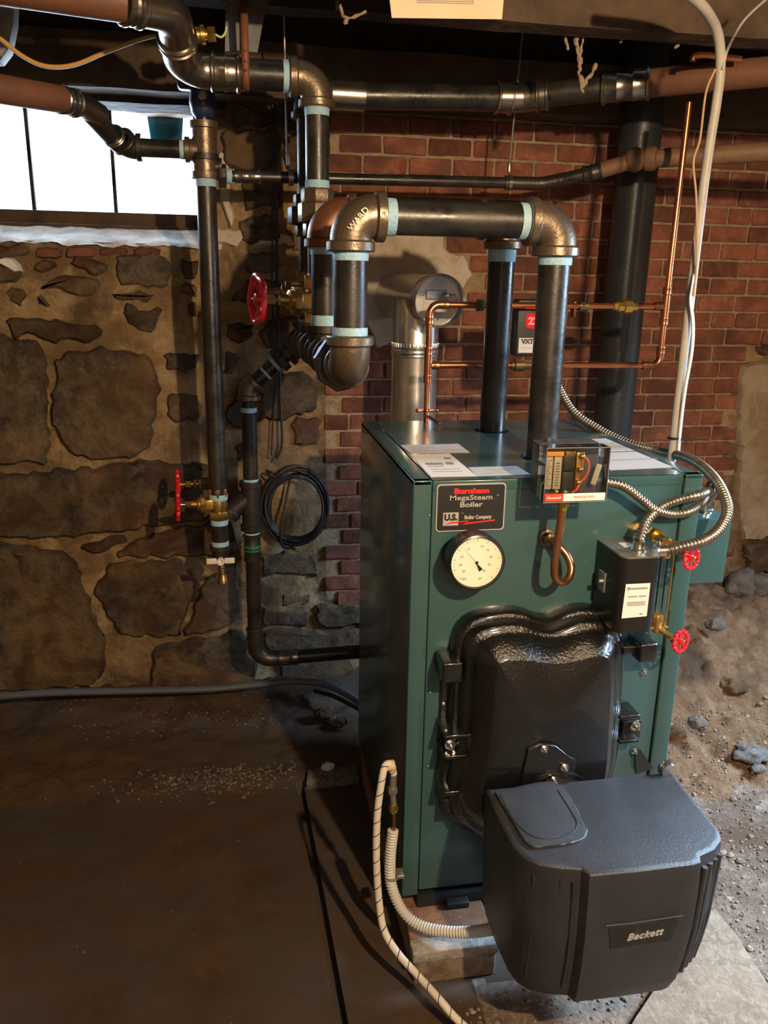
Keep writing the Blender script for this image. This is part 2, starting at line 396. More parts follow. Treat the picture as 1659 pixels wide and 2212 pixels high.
def blob(poly, thick, mi, tint, jit=.009, res=.022, ins=.012):
    "an irregular stone: ragged outline, rounded edge, bumpy face"
    n = len(poly); out = []
    for i in range(n):
        a = Vector(poly[i]); b = Vector(poly[(i+1) % n]); L = (b-a).length; k = max(1, int(L/res))
        for t in range(k): out.append(a+(b-a)*(t/k))
    # soften corners
    out = [(out[i-1]+out[i]*2+out[(i+1) % len(out)])/4 for i in range(len(out))]
    out = [p+Vector((n3(p.x, 1, p.y, 22), n3(p.x, 9, p.y, 22)))*jit*2 for p in out]
    c = sum(out, Vector((0, 0)))/len(out); rings = []
    m = len(out)
    for s_, d_ in ((0, 0), (.4, .75), (1., 1.)):
        ring = []
        for i, p in enumerate(out):
            t = (out[(i+1) % m]-out[i-1]).normalized(); nn = Vector((-t.y, t.x))
            if nn.dot(c-p) < 0: nn = -nn
            q = p+nn*ins*s_
            ring.append((q.x, WY+.014-(thick+.014)*d_+.010*n3(q.x, 5, q.y, 9)*d_, q.y))
        rings.append(ring)
    vs = [v for r_ in rings for v in r_]; fs = []
    area = sum(out[i].x*out[(i+1) % m].y-out[(i+1) % m].x*out[i].y for i in range(m))
    for k in range(2):
        for i in range(m):
            j = (i+1) % m; f = (k*m+i, k*m+j, (k+1)*m+j, (k+1)*m+i); fs.append(f if area > 0 else f[::-1])
    f = tuple(2*m+i for i in range(m)); fs.append(f if area > 0 else f[::-1])
    wall.cm = mi; wall.ct = tint; wall.add(vs, fs)
stones = [
 ([(0,569),(27,569),(57,598),(36,610),(-40,618),(-60,575)], .03, .35), ([(247,549),(361,546),(369,570),(369,623),(331,622),(256,619),(241,594),(250,564)], .02, .7),
 ([(141,594),(211,597),(217,618),(196,643),(145,631),(72,619),(102,600)], .02, .5), ([(75,640),(90,641),(120,657),(111,665),(87,662)], .02, .2),
 ([(13,688),(130,691),(157,702),(220,699),(221,718),(211,735),(181,739),(148,732),(120,741),(90,730),(60,722),(22,726)], .022, .18),
 ([(262,661),(349,664),(345,685),(334,706),(319,727),(298,721),(280,694)], .015, .45),
 ([(-60,724),(0,724),(60,731),(94,740),(101,770),(107,950),(107,1001),(0,1003),(-60,1000)], .035, .62),
 ([(114,768),(181,760),(217,742),(260,752),(301,760),(338,785),(344,872),(337,920),(325,950),(313,983),(259,996),(169,988),(150,975),(116,930)], .03, .5),
 ([(498,651),(528,603),(560,598),(606,604),(612,655),(560,662),(530,662)], .02, .25),
 ([(483,892),(507,844),(561,806),(651,798),(692,832),(688,884),(615,905),(561,905),(531,930),(495,920)], .03, .30),
 ([(-60,1030),(0,1023),(105,1016),(330,993),(488,1003),(503,1112),(330,1137),(180,1157),(0,1160),(-60,1160)], .035, .38),
 ([(565,1195),(692,1195),(692,1241),(565,1245)], .015, .5), ([(605,1278),(678,1285),(676,1306),(605,1309)], .015, .55), ([(680,1303),(790,1300),(790,1351),(680,1351)], .02, .6),
 ([(567,1360),(790,1356),(790,1402),(592,1412),(568,1396)], .02, .6), ([(600,1420),(760,1412),(780,1470),(600,1478)], .02, .35), ([(566,1312),(672,1316),(670,1350),(566,1352)], .014, .55),
 ([(166,1175),(211,1166),(262,1149),(279,1168),(235,1195),(181,1189)], .014, .15),
 ([(-60,1170),(0,1169),(118,1190),(160,1202),(179,1251),(215,1351),(230,1399),(227,1447),(203,1474),(0,1488),(-60,1490)], .04, .45),
 ([(238,1213),(389,1208),(426,1251),(392,1370),(267,1373),(238,1342),(200,1262)], .03, .42),
 ([(433,1251),(516,1210),(520,1335),(492,1355),(398,1372)], .03, .5), ([(333,1398),(400,1380),(520,1360),(556,1395),(556,1486),(322,1492)], .035, .48),
 ([(285,1163),(446,1125),(505,1120),(512,1198),(420,1202),(245,1204)], .02, .3),
 ([(505,960),(540,952),(548,1000),(510,1000)], .012, .4), ([(380,610),(430,612),(432,640),(390,635)], .012, .4), ([(570,690),(640,680),(662,730),(600,760),(560,740)], .02, .35),
 ([(-60,530),(60,520),(70,545),(20,562),(-60,560)], .02, .5), ([(510,470),(600,468),(612,520),(520,530)], .018, .5), ([(620,500),(700,495),(700,545),(630,548)], .015, .35),
 ([(75,562),(118,560),(128,585),(92,592),(70,580)], .02, .3), ([(150,556),(212,560),(236,580),(228,592),(160,586)], .018, .6), ([(386,556),(428,560),(430,604),(396,606)], .02, .15), ([(20,622),(60,626),(66,646),(34,660),(10,648)], .016, .3), ([(236,632),(330,630),(340,652),(262,656)], .014, .55), ([(396,650),(428,652),(428,684),(404,690)], .015, .2), ([(352,760),(428,758),(430,800),(362,806)], .016, .25), ([(356,850),(432,846),(436,905),(366,912)], .02, .45), ([(484,700),(548,690),(556,730),(500,744)], .018, .3), ([(478,760),(520,756),(520,806),(482,812)], .015, .35), ([(620,905),(690,900),(694,960),(640,966)], .015, .55), ([(520,548),(600,544),(606,588),(530,592)], .016, .4), ([(475,200),(600,195),(602,272),(478,278)], .03, .12), ([(478,284),(602,278),(606,368),(480,372)], .03, .15), ([(608,195),(712,195),(712,280),(608,282)], .025, .2), ([(612,288),(712,286),(712,372),(612,374)], .025, .12),
 ([(520,384),(612,380),(614,450),(522,456)], .02, .3),
 ([(1594,786),(1640,778),(1720,770),(1722,1000),(1720,1158),(1600,1162),(1584,1120),(1588,900)], .03, 1.),
 ([(1730,700),(1900,690),(1900,950),(1730,960)], .03, .6), ([(1600,1172),(1720,1168),(1722,1235),(1610,1240)], .03, .6), ([(1630,745),(1700,738),(1700,762),(1634,770)], .02, .3),
]
for poly, th, tn in stones: blob([wp(*p) for p in poly], th, 6 if tn > .9 else 1, tn)
for i in range(16):      # courses going on past the left edge of the frame
    z = .05+.2*(i//3); x = -2.5+.42*(i % 3); blob([(x, z), (x+.38, z+.01), (x+.39, z+.17), (x+.01, z+.18)], .03, 1, random.random())
# reddish bricks bedded just under the window ledge
wall.cm = 3
for a, b, c_, d_ in ((76,533,138,560),(142,531,210,558),(214,531,282,554),(286,532,350,556)):
    p = [wp(a, b), wp(c_, b+2), wp(c_, d_), wp(a, d_)]; blob(p, .014, 3, random.uniform(.2, .5), .003, .02, .006)
# coursed bricks, each with its own shape and tone
CH = .0655; z0 = at(1560, 851, y=WY).z % CH; row = 0; z = z0-CH*3
while z < BZT:
    zz = z; header = (row % 6 == 5); bl = .105 if header else .1575
    x = BX0-.25-(.07 if row % 2 else 0)+random.uniform(-.01, .01)
    while x < 2.25:
        L = bl*random.uniform(.94, 1.05); a = x+.0045; b = x+L-.0045; mid = (a+b)/2
        a2 = max(a, BX0+.003) if isbrick(b-.01, zz+CH/2) else a
        if isbrick(mid, zz+CH/2) and isbrick(a2+.01, zz+CH/2) and b-a2 > .03:
            cx, cz = (a2+b)/2, zz+CH/2
            if not inpoly(cx, cz, PL) or random.random() < .0:
                wall.ct = min(1, max(0, random.gauss(.5, .24))); pr_ = random.uniform(-.001, .004)
                R_ = Matrix.Rotation(random.uniform(-.012, .012), 3, 'Y') @ Matrix.Rotation(random.uniform(-.01, .01), 3, 'Z')
                bm = bmesh.new(); bmesh.ops.create_cube(bm, size=1)
                for v in bm.verts: v.co = Vector((v.co.x*(b-a2), v.co.y*.05, v.co.z*(CH-.0095)))
                bmesh.ops.subdivide_edges(bm, edges=[e for e in bm.edges if abs((e.verts[0].co-e.verts[1].co).x) > .02], cuts=3)
                bmesh.ops.bevel(bm, geom=[e for e in bm.edges if e.calc_face_angle(0) > .5], offset=.0035, segments=1, affect='EDGES')
                for v in bm.verts:
                    w = v.co+Vector((cx, 0, cz)); v.co += Vector((n3(w.x, 1, w.z, 60), 0, n3(w.x, 4, w.z, 60)))*.0028
                bm.verts.index_update(); wall.cm = 3
                wall.add([R_ @ v.co+Vector((cx, WY+.019-pr_, cz)) for v in bm.verts], [[v.index for v in f.verts] for f in bm.faces]); bm.free()
        x += L
    z += CH; row += 1
# plaster smeared round the flue hole, and a streak under the window corner
blob(PL, .020, 4, .5, .007, .02, .012)
blob([wp(*p) for p in ((470,318),(492,330),(500,385),(498,440),(512,470),(500,500),(486,470),(474,420),(468,380))], .016, 4, .5, .004, .02, .008)
blob([wp(*p) for p in ((430,488),(520,492),(640,505),(700,515),(700,532),(560,530),(430,528))], .010, 4, .4, .006, .02, .008)
blob([wp(*p) for p in ((-60,556),(30,556),(55,590),(40,584),(20,572),(-60,574))], .034, 5, .5, .004, .02, .006)
# window reveal: dusty sloping ledge, side cheeks, head
wall.cm = 5; lv = []; lf = []; NX, NY = 60, 12
for j in range(NY+1):
    for i in range(NX+1):
        x = WX0-.02+(WX1+.10-WX0)*i/NX; t = j/NY; y_ = WY-.016+(1.62-WY+.016)*t; z = 1.598+.080*t+.010*n3(x, y_, 0, 14)*(1-t*.6)
        if j == 0: z -= .007+.006*n3(x, 8, 0, 20)
        lv.append((x, y_, z))
for j in range(NY):
    for i in range(NX): lf.append((j*(NX+1)+i, j*(NX+1)+i+1, (j+1)*(NX+1)+i+1, (j+1)*(NX+1)+i))
wall.add(lv, lf)
wall.cm = 0; wall.span((WX1, WY+.006, WZ0-.1), (WX1+.3, 1.75, 2.3)); wall.span((WX0-.3, WY+.01, 1.4), (WX0, 1.75, 2.3)); wall.span((WX0, WY+.01, WZ1), (WX1, 1.75, 2.3)); wall.span((WX0-.2, WY+.03, 1.2), (WX1+.2, 1.75, 1.585))
struct('wall_back', wall, [MORTAR, STONE, BMORT, BRICK, PLASTER, DUSTP, earth('pale_tan_stone', [(.33, .25, .165), (.26, .19, .12), (.38, .30, .21)], [5, 14], .7, 18)], tint=True, smooth=40)

# window in the recess
win = MB(); WYY = 1.60
zb = at(200, 458, y=WYY).z; zt = at(300, 236, y=WYY).z; xl = WX0; xr = at(424, 350, y=WYY).x
win.span((WX0, WYY-.02, 1.64), (WX1, WYY+.05, zb), .004); win.span((WX0, WYY-.05, 1.63), (WX1, WYY-.02, zb-.045), .004)
win.span((WX0, WYY-.02, zt), (WX1, WYY+.05, WZ1+.02), .004); win.span((xr, WYY-.02, zb-.001), (WX1+.005, WYY+.05, zt+.001), .003); win.span((WX0, WYY-.02, zb), (WX0+.03, WYY+.05, zt))
wf = struct('window_1', win, WOODL)
for px in (64, 243):
    x = at(px, 340, y=WYY).x
    part('muntin', wf, WOOD, lambda m: m.span((x-.006, WYY-.008, zb), (x+.006, WYY+.012, zt), .002))
part('pane', wf, PANE, lambda m: m.span((WX0+.02, WYY+.014, zb-.005), (xr+.005, WYY+.017, zt+.005)))

# floor: stained slab, packed dirt, gravel and a dirt bank rising to the wall, in one surface
def ss(a, b, t): t = max(0, min(1, (t-a)/(b-a))); return t*t*(3-2*t)
xs = []; x = -2.6
while x < 2.8: xs.append(x); x += .016 if -1.3 < x < 1.9 else .06
xs = sorted(set([v for v in xs if not -.202 < v < -.168]+[-.198, -.196, -.174, -.172]))
ys = []; y_ = -2.8
while y_ < 1.46: ys.append(y_); y_ += .016 if y_ > -.7 else .06
def hgt(x, y):
    right = ss(.25, .75, x); left = 1-right
    h = -.125+.006*n3(x, y, 0, 3)
    h += left*ss(.66, .8, y)*(.012+.016*n3(x, y, 2, 5)+.008*n3(x, y, 3, 20))
    rid = math.exp(-((y-.74-.03*n3(x, 0, 0, 4))/.05)**2)*ss(-.9, -.5, x)*(1-ss(-.22, -.16, x)); h += rid*(.014+.018*n3(x, y, 5, 30))
    h += left*ss(1.2, 1.4, y)*.03*(1+n3(x, y, 1, 7))
    h += right*(ss(.30, 1.36, y)*.39+.040*n3(x, y, 4, 5)*ss(.3, .7, y)+.022*n3(x, y, 6, 17)*ss(.2, .6, y)+.006*n3(x, y, 6, 30)+.006*n3(x, y, 6, 60))
    return h
fl = MB(); nxs = len(xs)
for y in ys:
    for x in xs:
        g = -.198 < x+1e-6 and x-1e-6 < -.172; sh = -.029*y*math.exp(-((x+.185)/.12)**2)
        h = hgt(x, y)
        if -.1975 < x < -.1725 and y < .695: h -= .035
        if -.21 < x < .1 and y < .69: h = -.122+(.0 if not -.1975 < x < -.1725 else -.035)
        fl.v.append((x+sh, y, h))
for j in range(len(ys)-1):
    for i in range(nxs-1):
        x = (xs[i]+xs[i+1])/2; y = (ys[j]+ys[j+1])/2; nn = n3(x, y, 9, 6)*.07
        if x+nn > .50: k = 3 if y+nn > .42 else 2
        elif y+nn*.5 > .70: k = 1
        else: k = 0
        if k == 0 and .15 < x < .5 and y+nn < -.17: k = 2
        fl.f.append((j*nxs+i, j*nxs+i+1, (j+1)*nxs+i+1, (j+1)*nxs+i)); fl.mi.append(k); fl.tint.append(.5)
struct('floor', fl, [SLAB, DIRTL, GRAVEL, BANK], smooth=60)

# ceiling boards, joists, sill plate, side walls
ce = MB()
for i in range(26):
    ce.span((-2.7, -2.8+i*.17, 2.46+.004*(i % 2)), (2.8, -2.8+i*.17+.162, 2.50))
struct('ceiling', ce, WOOD)
w_ = MB(); w_.span((-2.75, -2.9, -.4), (-2.6, 1.75, 2.5)); struct('wall_left', w_, MORTAR)
w_ = MB(); w_.span((2.8, -2.9, -.4), (2.95, 1.75, 2.5)); struct('wall_right', w_, MORTAR)
w_ = MB(); w_.span((-2.7, -2.95, -.4), (2.95, -2.8, 2.5)); struct('wall_front', w_, MORTAR)
def beam(m, a, b, n=40, amp=.006):
    "rough-sawn timber between opposite corners, long axis X"
    a, b = Vector(a), Vector(b); vs = []; fs = []
    for i in range(n+1):
        x = a.x+(b.x-a.x)*i/n
        for (yy, zz) in ((a.y, a.z), (b.y, a.z), (b.y, b.z), (a.y, b.z)):
            vs.append((x, yy+amp*n3(x, yy, zz, 5), zz+amp*n3(x, zz, yy, 5)))
    for i in range(n):
        for k in range(4): fs.append((i*4+k, i*4+(k+1) % 4, (i+1)*4+(k+1) % 4, (i+1)*4+k))
    fs += [(3, 2, 1, 0), (n*4, n*4+1, n*4+2, n*4+3)]; m.add(vs, fs)
zpl = at(200, 196, y=1.30).z
b_ = MB(); beam(b_, (-2.6, 1.25, zpl), (2.8, 1.55, zpl+.16)); tb = struct('trim_1', b_, WOODL); tb['label'] = 'sill plate timber lying on top of the stone wall'
b_ = MB(); beam(b_, (-2.6, 1.32, zpl+.15), (2.8, 1.39, 2.47)); struct('trim_6', b_, WOOD)
b_ = MB(); beam(b_, (-2.6, 1.36, 2.035), (WX1+.1, 1.5, zpl+.01)); struct('trim_2', b_, WOOD)
zj = at(1090, 44, y=.42).z
b_ = MB(); beam(b_, (.02, .42, zj), (2.8, .50, zj+.2)); struct('trim_3', b_, WOODL)
b_ = MB(); beam(b_, (-2.6, .44, zj+.05), (.0, .50, zj+.25)); struct('trim_7', b_, WOOD)  # left stretch of the joist, its shade put in as darker timber
b_ = MB(); beam(b_, (-2.6, -.3, zj+.05), (2.8, -.22, zj+.25)); struct('trim_4', b_, WOOD)
b_ = MB(); beam(b_, (-2.6, .86, zj+.12), (2.8, .94, zj+.3)); struct('trim_5', b_, WOOD)

# ================================================================== STEAM PIPING
H, D, BW = 1.079, .760, .680                        # boiler height, depth, width
r = .038
RX, RY = .366, .21                                   # front riser
DX = at(757, 650, y=RY).x; HZ = at(1000, 474, y=RY).z; EZ = at(750, 797, y=RY).z
# front loop: riser, elbow, header, elbow, drop, elbow
t = thing('steam_riser_pipe', 'front steam pipe leaving the boiler lid, crossing left through two big bronze elbows', 'pipe', (RX, RY, H))
cR = Vector((RX, RY, HZ)); cL = Vector((DX, RY, HZ)); cB = Vector((DX, RY, EZ)); back = cB+Y
pipe(t, (RX, RY, H-.06), (RX, RY, HZ-r*2), r*.97); pipe(t, cL+X*r*2, cR-X*r*2, r); pipe(t, cB+Z*r*2, cL-Z*r*2, r)
q = None
for c, a, b in ((cR, cR-Z, cR-X), (cL, cL+X, cL-Z), (cB, cB+Z, back)):
    m = MB(); e = elbow(m, c, a, b, r, 1.35); eo = obj('elbow', m, IRON, t)
    if c is cL: eL = eo
    E_ = r*1.35+.62*r
for c, d in ((cR-Z*(E_+.001), -Z), (cR-X*(E_+.001), -X), (cL+X*(E_+.001), X), (cL-Z*(E_+.001), -Z), (cB+Z*(E_+.001), Z)):
    tape(t, c, d, r, .018 if d != X else .022, TAPEG if d in (-X, Z) else TAPE)
# cast letters on the left elbow
def on_ball(c, azi, ele, R): return c+Vector((math.sin(azi)*math.cos(ele), -math.cos(azi)*math.cos(ele), math.sin(ele)))*R
def letters(par, s, c, u, v, h, m, **k): return loc_text(par, s, c, u, v, h, m, **k)
uu = Vector((math.cos(.85), 0, math.sin(.85))); vv = Vector((-math.sin(.85), 0, math.cos(.85)))
ec = cL+Vector((.25*r, 0, -.25*r))
letters(eL, 'WARD', Vector((ec.x, RY-r*1.235, ec.z)), uu, vv, .014, IRON, ext=.0016, bold=.0002)
letters(eL, 'R', cL+X*(1.72*r)+Vector((0, -r*1.44, .004)), uu, vv, .009, IRONDK, ext=.001)
letters(eL, '2 1/2', cL+Vector((0, -r*1.44, -r*1.68)), X, Z, .008, IRONDK, ext=.0014)

# back loop: second riser, hidden header behind the first, drop into the tee of the drop header
R2 = Vector((at(1062, 930, z=H).x, .58, 0)); H2 = at(1000, 474, y=.58).z; D2X = at(702, 640, y=.58).x; dz = at(700, 765, y=.58).z
D2Z = EZ+.003
t = thing('steam_riser_pipe', 'rear steam pipe rising from the boiler lid, left of and behind the front one', 'pipe', (R2.x, R2.y, H))
c1 = Vector((R2.x+.002, .58, H2)); c2 = Vector((D2X, .58, H2)); r2 = .0365
pipe(t, (R2.x, .58, H-.06), c1-Z*r2*2, r2); pipe(t, c2+X*r2*2, c1-X*r2*2, r2); pipe(t, (D2X, .58, D2Z+r2*2), c2-Z*r2*2, r2)
part('elbow', t, IRON, lambda m: elbow(m, c1, c1-Z, c1-X, r2, 1.4)); part('elbow', t, M('rust_brown_iron', (.26, .095, .035), .45, .5, (.16, .07, .035), 20), lambda m: elbow(m, c2, c2+X, c2-Z, r2*1.05, 1.5))
E2 = 2.02*r2
tape(t, c1-Z*(E2+.001), -Z, r2, .032); tape(t, c2-Z*(E2+.003), -Z, r2, .022); tape(t, (D2X, .58, D2Z+r2*1.95), Z, r2, .03)

# drop header running away from the viewer, collecting both drops, feeding the mains
M1 = Vector((at(685, 300, y=.80).x, .80, 0)); M2 = Vector((at(664, 300, y=.98).x, .98, 0)); HE = Vector((-.158, 1.12, EZ+.004))
hz = lambda y_: EZ+.004*(y_-.21)
hx = lambda y_: DX+(HE.x-DX)*(y_-.21)/(1.12-.21)
t = thing('drop_header', 'horizontal steam header running away behind the lowest elbow, a row of bushings and tees', 'pipe', (DX, .5, EZ))
def hp(y_): return Vector((hx(y_), y_, hz(y_)))
pipe(t, hp(.26), hp(1.06), .034)
part('bushing', t, IRONDK, lambda m: (hexnut(m, hp(.31), hp(.345), .068, 8), m.lathe([(0, .055), (.018, .055), (.03, .045)], hp(.345), hp(1)-hp(.3), 28)))
part('coupling', t, IRONDK, lambda m: m.lathe([(0, .044), (.004, .052), (.016, .052), (.022, .045), (.05, .045), (.056, .052), (.068, .052), (.072, .044)], hp(.40), hp(1)-hp(.3), 28))
part('tee', t, IRONDK, lambda m: tee(m, hp(.58), Y, Z, .037)); part('tee', t, IRONDK, lambda m: tee(m, hp(.80), Y, Z, .035, .03)); part('tee', t, IRONDK, lambda m: tee(m, hp(.975), Y, Z, .033, .028, L=1.5))
for y_ in (.455, .485, .68, .885): tape(t, hp(y_), Y, .037, .014)
tape(t, hp(.378), Y, .04, .012)
# equalizer: 45 down from the header end, elbow, long vertical, elbow, return to the boiler
EQ = Vector((at(539, 950, y=1.12).x, 1.12, 0)); re = .026
eqt = at(541, 840, y=1.12).z; eqb = at(556, 1425, y=1.12).z
t = thing('equalizer_pipe', 'black pipe angling down the stone wall and turning right to the boiler near the floor', 'pipe', (EQ.x, EQ.y, eqb))
pA = HE.copy(); pA.z = at(640, 738, y=1.12).z; pB = Vector((EQ.x+.001, 1.12, eqt)); pC = Vector((EQ.x, 1.12, eqb)); pD = at(880, 1403, y=1.12); pD.x = .34; pD.z = eqb+.012
part('elbow', t, IRONDK, lambda m: elbow(m, pA, pA-Y, pB, .034, 1.3)); dAB = (pB-pA).normalized()
pipe(t, pA+dAB*.05, pB-dAB*.04, re); part('elbow', t, IRON, lambda m: elbow(m, pB, pA, pC, re*1.1, 1.5))
part('bushing', t, IRONDK, lambda m: hexnut(m, pA+dAB*.075, pA+dAB*.10, .044, 8)); tape(t, pA+dAB*.105, dAB, re, .012); tape(t, pB-dAB*.075, -dAB, re, .008)
wyz = at(543, 1092, y=1.12).z; cz2 = at(545, 1155, y=1.12).z
pipe(t, pB-Z*.04, (EQ.x, 1.12, cz2), re); pipe(t, (EQ.x, 1.12, cz2), pC+Z*.03, re); tape(t, (EQ.x, 1.12, at(537, 880, y=1.12).z), -Z, re, .016)
def wye(m):
    c = Vector((EQ.x, 1.12, wyz)); m.lathe([(-.088, .024), (-.088, .040), (-.070, .040), (-.066, .034), (.066, .034), (.070, .040), (.088, .040), (.088, .024)], c, Z, 28)
    d = Vector((-1, -.05, -1)).normalized(); c0 = c+Z*.035; d = Vector((-.78, -.03, -.62)).normalized(); m.lathe([(0, .03), (.075, .031), (.08, .037), (.10, .037), (.10, .02)], c0, d, 24)
part('wye_fitting', t, IRONDK, wye); tape(t, (EQ.x, 1.12, wyz+.089), Z, re, .008); tape(t, (EQ.x, 1.12, wyz-.097), -Z, re, .006)
co = part('press_coupling', t, IRONDK, lambda m: presscoup(m, (EQ.x, 1.12, wyz-.106), (EQ.x, 1.12, wyz-.205), re, 2))
part('green_mark', co, GREEN, lambda m: m.lathe([(0, .0293), (0, .0298), (.022, .0298), (.022, .0293)], (EQ.x, 1.12, wyz-.165), Z, 28, caps=False))
part('elbow', t, IRONDK, lambda m: (m.tube(route([pC+Z*.09, pC, pC+(pD-pC).normalized()*.09], .06, 14), re*1.1, 24)))
dCD = (pD-pC).normalized()
part('press_coupling', t, PRESS, lambda m: presscoup(m, pC+dCD*.085, pC+dCD*.155, re, 2)); part('press_coupling', t, IRONDK, lambda m: presscoup(m, pC+Z*.08, pC+Z*.13, re, 1))
pipe(t, pC+dCD*.15, pD, re)

# ---- riser to the left main, with union, gate valve, top elbow, strap pipe and press elbows
zt1 = at(668, 168, y=.80).z; rm = .0315; uz = at(683, 445, y=.80).z; vz = at(665, 650, y=.80).z
t = thing('steam_main_pipe', 'black steam main turning left overhead into silver press fittings and a brown pipe', 'pipe', (M1.x, M1.y, 1.4))
top = Vector((M1.x, .80, zt1)); rt = .042
pipe(t, (M1.x, .80, uz+.04), top-Z*rt*1.5, rm*1.05); pipe(t, (M1.x, .80, vz+.06), (M1.x, .80, uz-.05), rm*.92); pipe(t, (M1.x, .80, hz(.8)+.055), (M1.x, .80, vz-.05), rm*.92)
part('elbow', t, IRON, lambda m: elbow(m, top, top-Z, top-X, rt*.86, 1.45))
part('union', t, IRON, lambda m: (hexnut(m, (M1.x, .80, uz+.045), (M1.x, .80, uz+.008), .047, 8, .2), hexnut(m, (M1.x, .80, uz+.007), (M1.x, .80, uz-.045), .056, 8, .2), hexnut(m, (M1.x, .80, uz-.046), (M1.x, .80, uz-.082), .042, 8, .2)))
tape(t, (M1.x, .80, uz+.047), Z, rm*1.05, .02); tape(t, top-Z*rt*1.75, -Z, rm*1.05, .022); tape(t, (M1.x, .8, vz+.062), Z, rm*.92, .016); tape(t, (M1.x, .8, uz-.084), -Z, rm*.92, .012); tape(t, (M1.x, .8, hz(.8)+.06), Z, rm*.92, .014)
mA = at(640, 155, y=.80); mB = at(515, 147, y=.80); mA.z = mB.z = zt1; mBx = mB.x
pipe(t, top-X*.06, (mBx-.01, .80, zt1), rt*.92); tape(t, top-X*rt*1.72, -X, rt*.92, .02, TAPEG)
e0 = Vector((at(392, 140, y=.80).x, .80, zt1)); e1 = at(374, 28, y=.58); e2 = at(262, 4, y=.50); e3 = e2+(at(-160, -60, y=.42)-e2)*3.2
rp = rt*.95
part('press_elbow', t, PRESS, lambda m: (m.tube(route([(mBx+.0, .80, zt1), e0, e0+(e1-e0)*.52], .075, 16), rp*1.1, 28), presscoup(m, (mBx+.005, .80, zt1), (mBx-.075, .80, zt1), rp, 2)))
part('press_elbow', t, PRESS, lambda m: (m.tube(route([e0+(e1-e0)*.55, e1, e2], .07, 16), rp*1.1, 28), presscoup(m, e1+(e2-e1).normalized()*.085, e2, rp, 2), presscoup(m, e0+(e1-e0)*.50, e0+(e1-e0)*.50+(e1-e0).normalized()*.03, rp, 1)))
part('insulated_pipe', t, BROWNP, lambda m: m.cyl(e2-(e3-e2).normalized()*.01, e3, rp*1.06))

# ---- second riser right behind, feeding the right-hand main
zt2 = at(735, 205, y=.98).z
t = thing('steam_main_pipe', 'second steam main, running right under the joists to a thick brown pipe', 'pipe', (M2.x, M2.y, 1.4))
top2 = Vector((M2.x, .98, zt2)); r3 = .0375
pipe(t, (M2.x, .98, hz(.98)+.05), (M2.x, .98, vz-.05), .029); pipe(t, (M2.x, .98, vz+.06), (M2.x, .98, uz-.03), .029); pipe(t, (M2.x, .98, uz+.03), top2-Z*.07, .031)
part('elbow', t, IRONDK, lambda m: elbow(m, top2, top2-Z, top2+X, r3*.9, 1.5))
part('union', t, IRONDK, lambda m: (hexnut(m, (M2.x, .98, uz+.045), (M2.x, .98, uz+.01), .045, 8, .2), hexnut(m, (M2.x, .98, uz+.009), (M2.x, .98, uz-.04), .062, 8, .2), hexnut(m, (M2.x, .98, uz-.041), (M2.x, .98, uz-.075), .04, 8, .2)))
tape(t, (M2.x, .98, uz+.047), Z, .031, .02); tape(t, (M2.x, .98, vz+.062), Z, .029, .016); tape(t, (M2.x, .98, hz(.98)+.055), Z, .029, .016)
def seg(name, par, a, b, rr, m): return part(name, par, m, lambda q: q.cyl(a, b, rr))
g0 = Vector((at(722, 205, y=.98).x, .98, zt2)); g1 = at(1072, 211, y=.98); g2 = at(1128, 211, y=.97); g3 = at(1185, 203, y=.94); g4 = at(1300, 191, y=.87); g5 = at(1405, 180, y=.80); g6 = at(1700, 150, y=.55); g7 = at(1900, 130, y=.4)
seg('press_collar', t, top2+X*.05, g0+X*.09, r3*1.13, PRESS); seg('pipe', t, g0+X*.06, g1+X*.03, r3, PIPE)
part('press_elbow', t, PRESS, lambda m: (m.tube(route([g1, g2, g3], .06, 10), r3*1.1, 28), presscoup(m, g1-X*.005, g1+X*.05, r3, 1), presscoup(m, g3-(g3-g2).normalized()*.04, g3, r3, 1)))
seg('pipe', t, g3-(g4-g3)*.2, g4+(g5-g4)*.1, r3*.96, PIPE)
cc = part('press_coupling', t, PRESS, lambda m: presscoup(m, g4, g5, r3, 3))
seg('brown_pipe', t, g5-(g5-g4)*.1, g6, r3*1.03, BROWNP); seg('brown_pipe', t, g6-(g6-g5)*.02, g7, r3*1.03, BROWNP)

# ---- gate valves
def gate_valve(label, cx, cy, cz, d, rb, Rw, bm_, wheel=True, reach=.19, lobes=6, grp=None, pr=None):
    "brass gate valve on a vertical pipe; bonnet and wheel point along d"
    d = Vector(d).normalized(); c = Vector((cx, cy, cz))
    t = thing('gate_valve', label, 'valve', c, grp); h = rb*1.55
    part('valve_body', t, bm_, lambda m: (hexnut(m, c+Z*(h*1.35), c+Z*(h*.65), rb*1.28, 6, .3), hexnut(m, c-Z*(h*.65), c-Z*(h*1.35), rb*1.28, 6, .3), m.lathe([(-h*.8, rb*.95), (-h*.3, rb*1.12), (h*.3, rb*1.12), (h*.8, rb*.95)], c, Z, 28), m.box(c+d*rb*1.0, (rb*1.7, rb*1.6, rb*1.5), d.to_track_quat('X', 'Z').to_matrix(), rb*.2)))
    part('bonnet', t, bm_, lambda m: (hexnut(m, c+d*rb*1.75, c+d*rb*2.35, rb*1.15, 8), m.lathe([(0, rb*.9), (rb*.35, rb*.85), (rb*.5, rb*.5), (rb*1.2, rb*.42)], c+d*rb*2.3, d, 24)))
    part('packing_nut', t, bm_, lambda m: hexnut(m, c+d*(reach-.052), c+d*(reach-.024), rb*.42 if rb > .025 else .011, 6))
    part('stem', t, CHROME if bm_ is BRASS else bm_, lambda m: m.cyl(c+d*rb*2, c+d*(reach+.006), .0048))
    if wheel: handwheel(t, c+d*reach, d, Rw, lobes)
    return t
wd = at(565, 642, y=.70)-Vector((M1.x, .80, vz))
